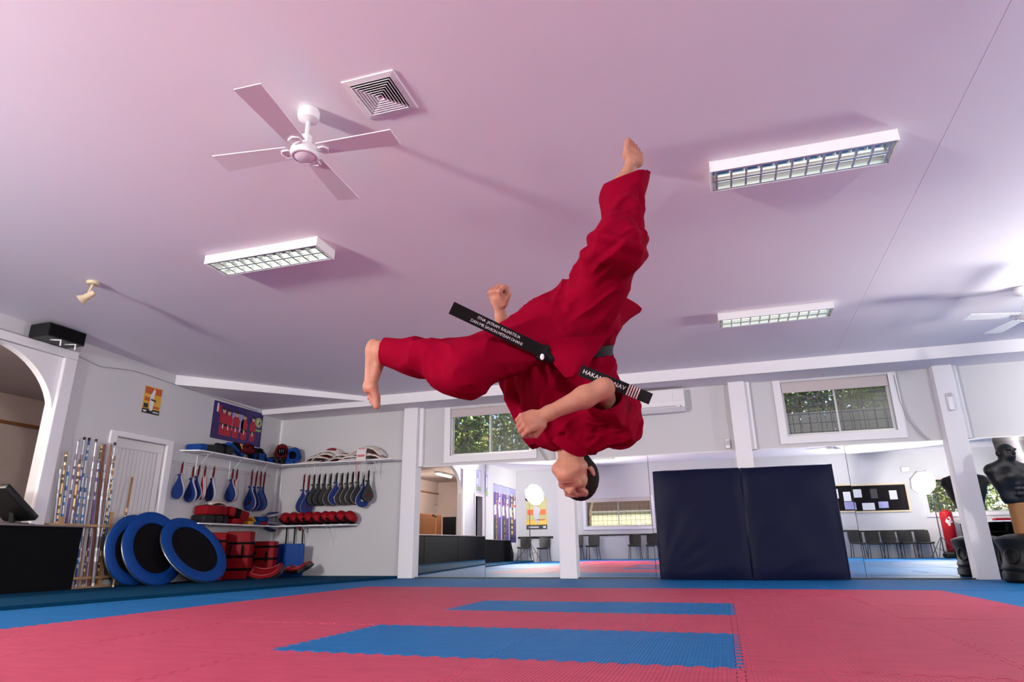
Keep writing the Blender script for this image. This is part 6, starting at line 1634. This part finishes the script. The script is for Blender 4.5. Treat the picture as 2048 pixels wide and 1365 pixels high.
# ---- trousers
v = Vol((-0.93, -0.33, -0.29), (0.44, 0.74, 0.42), 0.0062)
v.cap(hipL + A3(.01, -.02, 0), hipR + A3(-.01, -.02, 0), 0.150, 0.150, 0.05, sq=((0, 0, 1), 0.85)); v.cap((0, -.06, 0), (0, .04, -.02), 0.155, 0.14, 0.05, sq=((0, 0, 1), 0.82))
v.cap(hipR, kneR, 0.142, 0.094, 0.06); v.cap(kneR + A3(-.045, -.02, .0), kneR, 0.09, 0.10, 0.04)
v.cap(kneR, ankR + A3(.010, .02, -.01), 0.094, 0.086, 0.05); v.cap(ankR + A3(-.0, -.06, .04), ankR + A3(.062, .085, .0), 0.085, 0.076, 0.04)
v.cap(hipL, kneL, 0.140, 0.108, 0.06); v.cap(kneL, ankL + A3(-.02, .006, 0), 0.104, 0.058, 0.05); v.cap(kneL + A3(.02, -.05, -.02), kneL + A3(-.10, -.02, 0), 0.085, 0.07, 0.04)
# open hems
nR = nz_(A3(-.10, 1.0, -.25)); v.cut(ankR + A3(.02, .018, .0), nz_(A3(-.33, .93, -.12)))
v.cap(ankR + A3(-.004, -.10, .07), ankR + A3(.055, .16, -.03), 0.058, 0.064, 0.004, mode='sub')
v.cut(ankL + A3(.005, 0, 0), nz_(A3(-.97, .10, -.12)))
v.cap(ankL + A3(.10, -.01, .04), ankL + A3(-.12, .012, -.02), 0.047, 0.052, 0.004, mode='sub')
V, F = v.mesh()
def tr_d(P, n):
    kx = P[:, 0]; ky = P[:, 1]
    right = 1 / (1 + np.exp(-(ky - 0.04 + 0.25 * (kx + 0.02)) * 40))
    a = folds(P, (.50, .86, .1), 2.6, 10.0, 0.040, 3) + folds(P, (.75, .55, .3), 4.0, 20.0, 0.012, 5); b = folds(P, (-.92, -.25, .1), 2.4, 9.0, 0.026, 17) + folds(P, (-.6, .7, .2), 4.0, 17.0, 0.009, 23)
    # bunching behind the raised knee
    kn = np.exp(-((ky - .335) / .05) ** 2) * right
    bunch = 0.012 * np.sin((ky - .3) * 80 + 30 * kx) * kn
    e1 = np.clip((np.linalg.norm(P - ankR, axis=1) - .08) / .14, 0.08, 1); e2 = np.clip((np.linalg.norm(P - ankL, axis=1) - .05) / .14, 0.15, 1)
    return (right * a + (1 - right) * b + bunch) * e1 * e2
mesh_from('trousers', V, F, 'gi_red', person, disp=tr_d, relax=1)

# ---- jacket
v = Vol((-0.37, -0.64, -0.33), (0.44, 0.10, 0.40), 0.0062)
v.cap((0.005, -.14, 0), (.03, -.35, -.01), 0.185, 0.185, 0.05, sq=((0, 0, 1), 0.78)); v.cap((-.06, -.20, .0), (-.02, -.40, -.02), 0.165, 0.14, 0.05, sq=((0, 0, 1), 0.8))
v.cap((.07, -.19, .0), (.11, -.38, .0), 0.155, 0.16, 0.05, sq=((0, 0, 1), 0.85)); v.cap((0, -.03, 0), (.005, -.14, 0), 0.158, 0.165, 0.05, sq=((0, 0, 1), 0.85))
v.cap(shL + A3(.03, .03, .02), shR + A3(-.01, .0, 0), 0.085, 0.115, 0.05); v.cap((-.03, -.43, .0), (.035, -.50, -.01), 0.10, 0.078, 0.05); v.cap((.11, -.43, .0), (.06, -.50, -.02), 0.10, 0.075, 0.05)
v.cap(shR, shR * 0.30 + elR * 0.70, 0.104, 0.092, 0.05); v.cap(shR + A3(-.01, .0, .0), shR + A3(.012, .07, .03), 0.092, 0.080, 0.05)
v.cap(shL, elL, 0.085, 0.075, 0.04); v.cap(elL, elL * 0.55 + wrL * 0.45, 0.075, 0.07, 0.04)
# sleeve and neck openings
sd = nz_(elR - shR); v.cut(shR * 0.14 + elR * 0.86, nz_(sd + A3(-.25, .10, .15))) if False else None
so = shR * 0.20 + elR * 0.80
v.cap(so - sd * 0.02, so + sd * 0.22, 0.068, 0.095, 0.006, mode='sub')
v.cap(neck + A3(0, .02, .02), HD(0, .0, -.04), 0.066, 0.085, 0.006, mode='sub')
v.cap(A3(-.02, -.47, .115), A3(-.035, -.56, .10), 0.018, 0.05, 0.008, mode='sub')
V, F = v.mesh()
def jk_d(P, n):
    a = folds(P, (-.20, 1, .05), 2.8, 13.0, 0.044, 31) + folds(P, (.3, 1, .2), 5.0, 24.0, 0.010, 33); b = folds(P, (.15, .95, .2), 2.8, 11.0, 0.044, 47) + folds(P, (.8, .5, .2), 5.0, 22.0, 0.012, 49)
    w = 1 / (1 + np.exp(-(P[:, 0] - 0.02) * 25))
    gath = 0.010 * np.sin(P[:, 0] * 120 + 2.5 * np.sin(P[:, 1] * 17)) * np.exp(-((P[:, 1] + .16) / .055) ** 2)
    low = np.clip((-.02 - P[:, 1]) * 12, 0, 1)
    e1 = np.clip((np.linalg.norm(P - so - sd * .02, axis=1) - .05) / .12, 0.12, 1); e2 = np.clip((np.linalg.norm(P - A3(.015, -.555, .03), axis=1) - .05) / .13, 0.10, 1)
    return (a * (1 - w) + b * w) * low * e1 * e2 + gath - 0.016 * np.exp(-((P[:, 1] + .108) / .028) ** 2)
jacket = mesh_from('jacket', V, F, 'gi_red', person, disp=jk_d, relax=1)
def sheet(name, grid, th, m, parent, sub=3):
    """cloth sheet through a grid of points, smoothed by Catmull-Rom, with thickness"""
    G = np.array(grid, float)
    def cr(P, k):
        P = np.concatenate([[2 * P[0] - P[1]], P, [2 * P[-1] - P[-2]]]); out = []
        for i in range(1, len(P) - 2):
            for j in range(k):
                t = j / k; out.append(0.5 * ((2 * P[i]) + (-P[i - 1] + P[i + 1]) * t + (2 * P[i - 1] - 5 * P[i] + 4 * P[i + 1] - P[i + 2]) * t * t + (-P[i - 1] + 3 * P[i] - 3 * P[i + 1] + P[i + 2]) * t ** 3))
        out.append(P[-2]); return np.array(out)
    G = np.stack([cr(r, sub) for r in G]); G = np.stack([cr(G[:, j], sub) for j in range(G.shape[1])], 1)
    a, b = G.shape[:2]; du = np.gradient(G, axis=0); dv = np.gradient(G, axis=1); N = np.cross(du, dv); N /= np.linalg.norm(N, axis=2)[..., None] + 1e-9
    T_ = (G + N * th / 2).reshape(-1, 3); B_ = (G - N * th / 2).reshape(-1, 3); n = a * b; fs = []
    for i in range(a - 1):
        for j in range(b - 1):
            q = i * b + j; fs += [(q, q + b, q + b + 1, q + 1), (n + q, n + q + 1, n + q + b + 1, n + q + b)]
    for i in range(a - 1): q = i * b; fs += [(q, n + q, n + q + b, q + b)]; q += b - 1; fs += [(q, q + b, n + q + b, n + q)]
    for j in range(b - 1): fs += [(j, j + 1, n + j + 1, n + j)]; q = (a - 1) * b + j; fs += [(q, n + q, n + q + 1, q + 1)]
    mb = MB(); mb.add([tuple(p) for p in T_] + [tuple(p) for p in B_], fs); return mb.build(name, m, parent, smooth='auto')
# front skirt flap hanging down over the belt
sheet('front_flap', [[(-.162, -.060, .178), (-.06, -.050, .212), (.06, -.044, .212), (.166, -.040, .168)],
                     [(-.110, -.108, .172), (-.03, -.095, .205), (.06, -.090, .206), (.135, -.088, .178)],
                     [(-.060, -.160, .185), (-.005, -.150, .222), (.05, -.138, .224), (.100, -.130, .205)],
                     [(-.016, -.212, .195), (.010, -.208, .222), (.036, -.190, .228), (.070, -.172, .222)]], 0.006, 'gi_red', person)
# rear skirt flap standing out on the right
sheet('rear_flap', [[(.165, .165, .05), (.205, .155, .01), (.240, .150, -.02), (.262, .140, -.04)],
                    [(.185, .100, .06), (.235, .105, .02), (.300, .108, -.02), (.355, .086, -.06)],
                    [(.185, .030, .06), (.225, .035, .03), (.262, .038, .00), (.300, .042, -.05)],
                    [(.175, -.050, .06), (.195, -.045, .04), (.215, -.035, .01), (.236, -.020, -.03)],
                    [(.165, -.100, .05), (.178, -.100, .03), (.188, -.095, .01), (.196, -.09, -.02)]], 0.006, 'gi_red', person)
# collar band round the neck
sheet('collar', [[(-.088, -.470, .030), (-.066, -.492, .080), (-.028, -.522, .092), (.022, -.552, .088), (.072, -.566, .064), (.110, -.552, .008), (.105, -.53, -.07)],
                 [(-.080, -.452, .040), (-.056, -.468, .088), (-.010, -.490, .100), (.040, -.514, .096), (.090, -.526, .070), (.128, -.516, .012), (.125, -.49, -.07)],
                 [(-.065, -.430, .030), (-.040, -.440, .055), (.010, -.452, .060), (.058, -.468, .055), (.100, -.478, .040), (.130, -.470, -.005), (.13, -.45, -.07)]], 0.010, 'gi_red', person)

# ---- belt: band round the waist, knot, two long ends with lettering
belt_pts = []
for i in range(49):
    a = 2 * PI * i / 48
    belt_pts.append((0.008 + 0.198 * math.cos(a), -0.108 + 0.010 * math.cos(a) - 0.006 * math.sin(2 * a), 0.002 + 0.160 * math.sin(a)))
mb = MB(); vs = []; fs = []
for (x, y, z) in belt_pts:
    vs += [(x * 1.0, y - 0.023, z), (x * 1.0, y + 0.023, z), (x * 1.035, y + 0.023, z * 1.035), (x * 1.035, y - 0.023, z * 1.035)]
for i in range(48):
    for k in range(4): fs.append((4 * i + k, 4 * i + (k + 1) % 4, 4 * i + 4 + (k + 1) % 4, 4 * i + 4 + k))
mb.add(vs, fs); belt = mb.build('belt', 'belt_black', person, smooth='auto')
k = Vol((-.20, -.20, .10), (0.0, -.04, .26), 0.005)
k.cap((-.135, -.095, .172), (-.075, -.135, .178), .024, .022, .012); k.cap((-.118, -.128, .180), (-.092, -.092, .182), .020, .020, .010)
V, F = k.mesh(); mesh_from('knot', V, F, 'belt_black', belt)
mb = MB(); mb.sphere((-.112, -.128, .204), .012, 10, sc=(0.8, 1.2, 0.4)); mb.build('white_label', 'belt_print', belt, smooth=True)
def belt_end(p0, p1, width, sag, name):
    p0 = A3(*p0); p1 = A3(*p1); d = nz_(p1 - p0); wv = nz_(A3(0, 0, 1) - d * d[2]); up = np.cross(wv, d); L_ = np.linalg.norm(p1 - p0)
    if up[1] < 0: up = -up
    nrm = np.cross(d, up)
    if nrm[2] < 0: nrm = -nrm
    pts = [p0 + d * L_ * i / 12 + nrm * sag * math.sin(PI * i / 12) for i in range(13)]
    vs = []; fs = []
    for q in pts: vs += [tuple(q - up * width / 2 - nrm * .0025), tuple(q + up * width / 2 - nrm * .0025), tuple(q + up * width / 2 + nrm * .0025), tuple(q - up * width / 2 + nrm * .0025)]
    for i in range(12):
        for k_ in range(4): fs.append((4 * i + k_, 4 * i + (k_ + 1) % 4, 4 * i + 4 + (k_ + 1) % 4, 4 * i + 4 + k_))
    fs += [(0, 1, 2, 3), (48, 51, 50, 49)]
    o = MB().add(vs, fs).build(name, 'belt_black', belt)
    return o, p0, d, up, nrm, L_
oL, p0, d, up, nrm, L_ = belt_end((-.095, -.112, .19), (-.475, .069, .35), .052, 0.0, 'belt_end')
rd_ = -d                                                       # text runs left to right
for j, line in enumerate(('ITNA  JATRAM  RALIARTSUA', 'DAN MR SAVION MITEAM OHANS')):
    c = p0 + d * L_ * 0.525 + up * (0.0105 - 0.021 * j) + nrm * .0034
    text_mesh('lettering', line, 0.0175, 'belt_print', belt, basis4(c, rd_, up, nrm), 0.0003, spacing=0.90)
oR, p0, d, up, nrm, L_ = belt_end((.040, -.180, .262), (.322, -.296, .285), .047, 0.0, 'belt_end')
c = p0 + d * 0.104 + nrm * .0034
text_mesh('lettering', 'HAKAN MANAV', 0.0245, 'belt_print', belt, basis4(c, d, up, nrm), 0.0003, spacing=1.05)
for i in range(5):
    c = p0 + d * (0.208 + 0.0105 * i) + nrm * .003
    MB().box(-.0027, .0027, -.0225, .0225, -.0004, .0006, M=basis4(c, d, up, nrm)).build('rank_stripe', 'belt_stripe', belt)
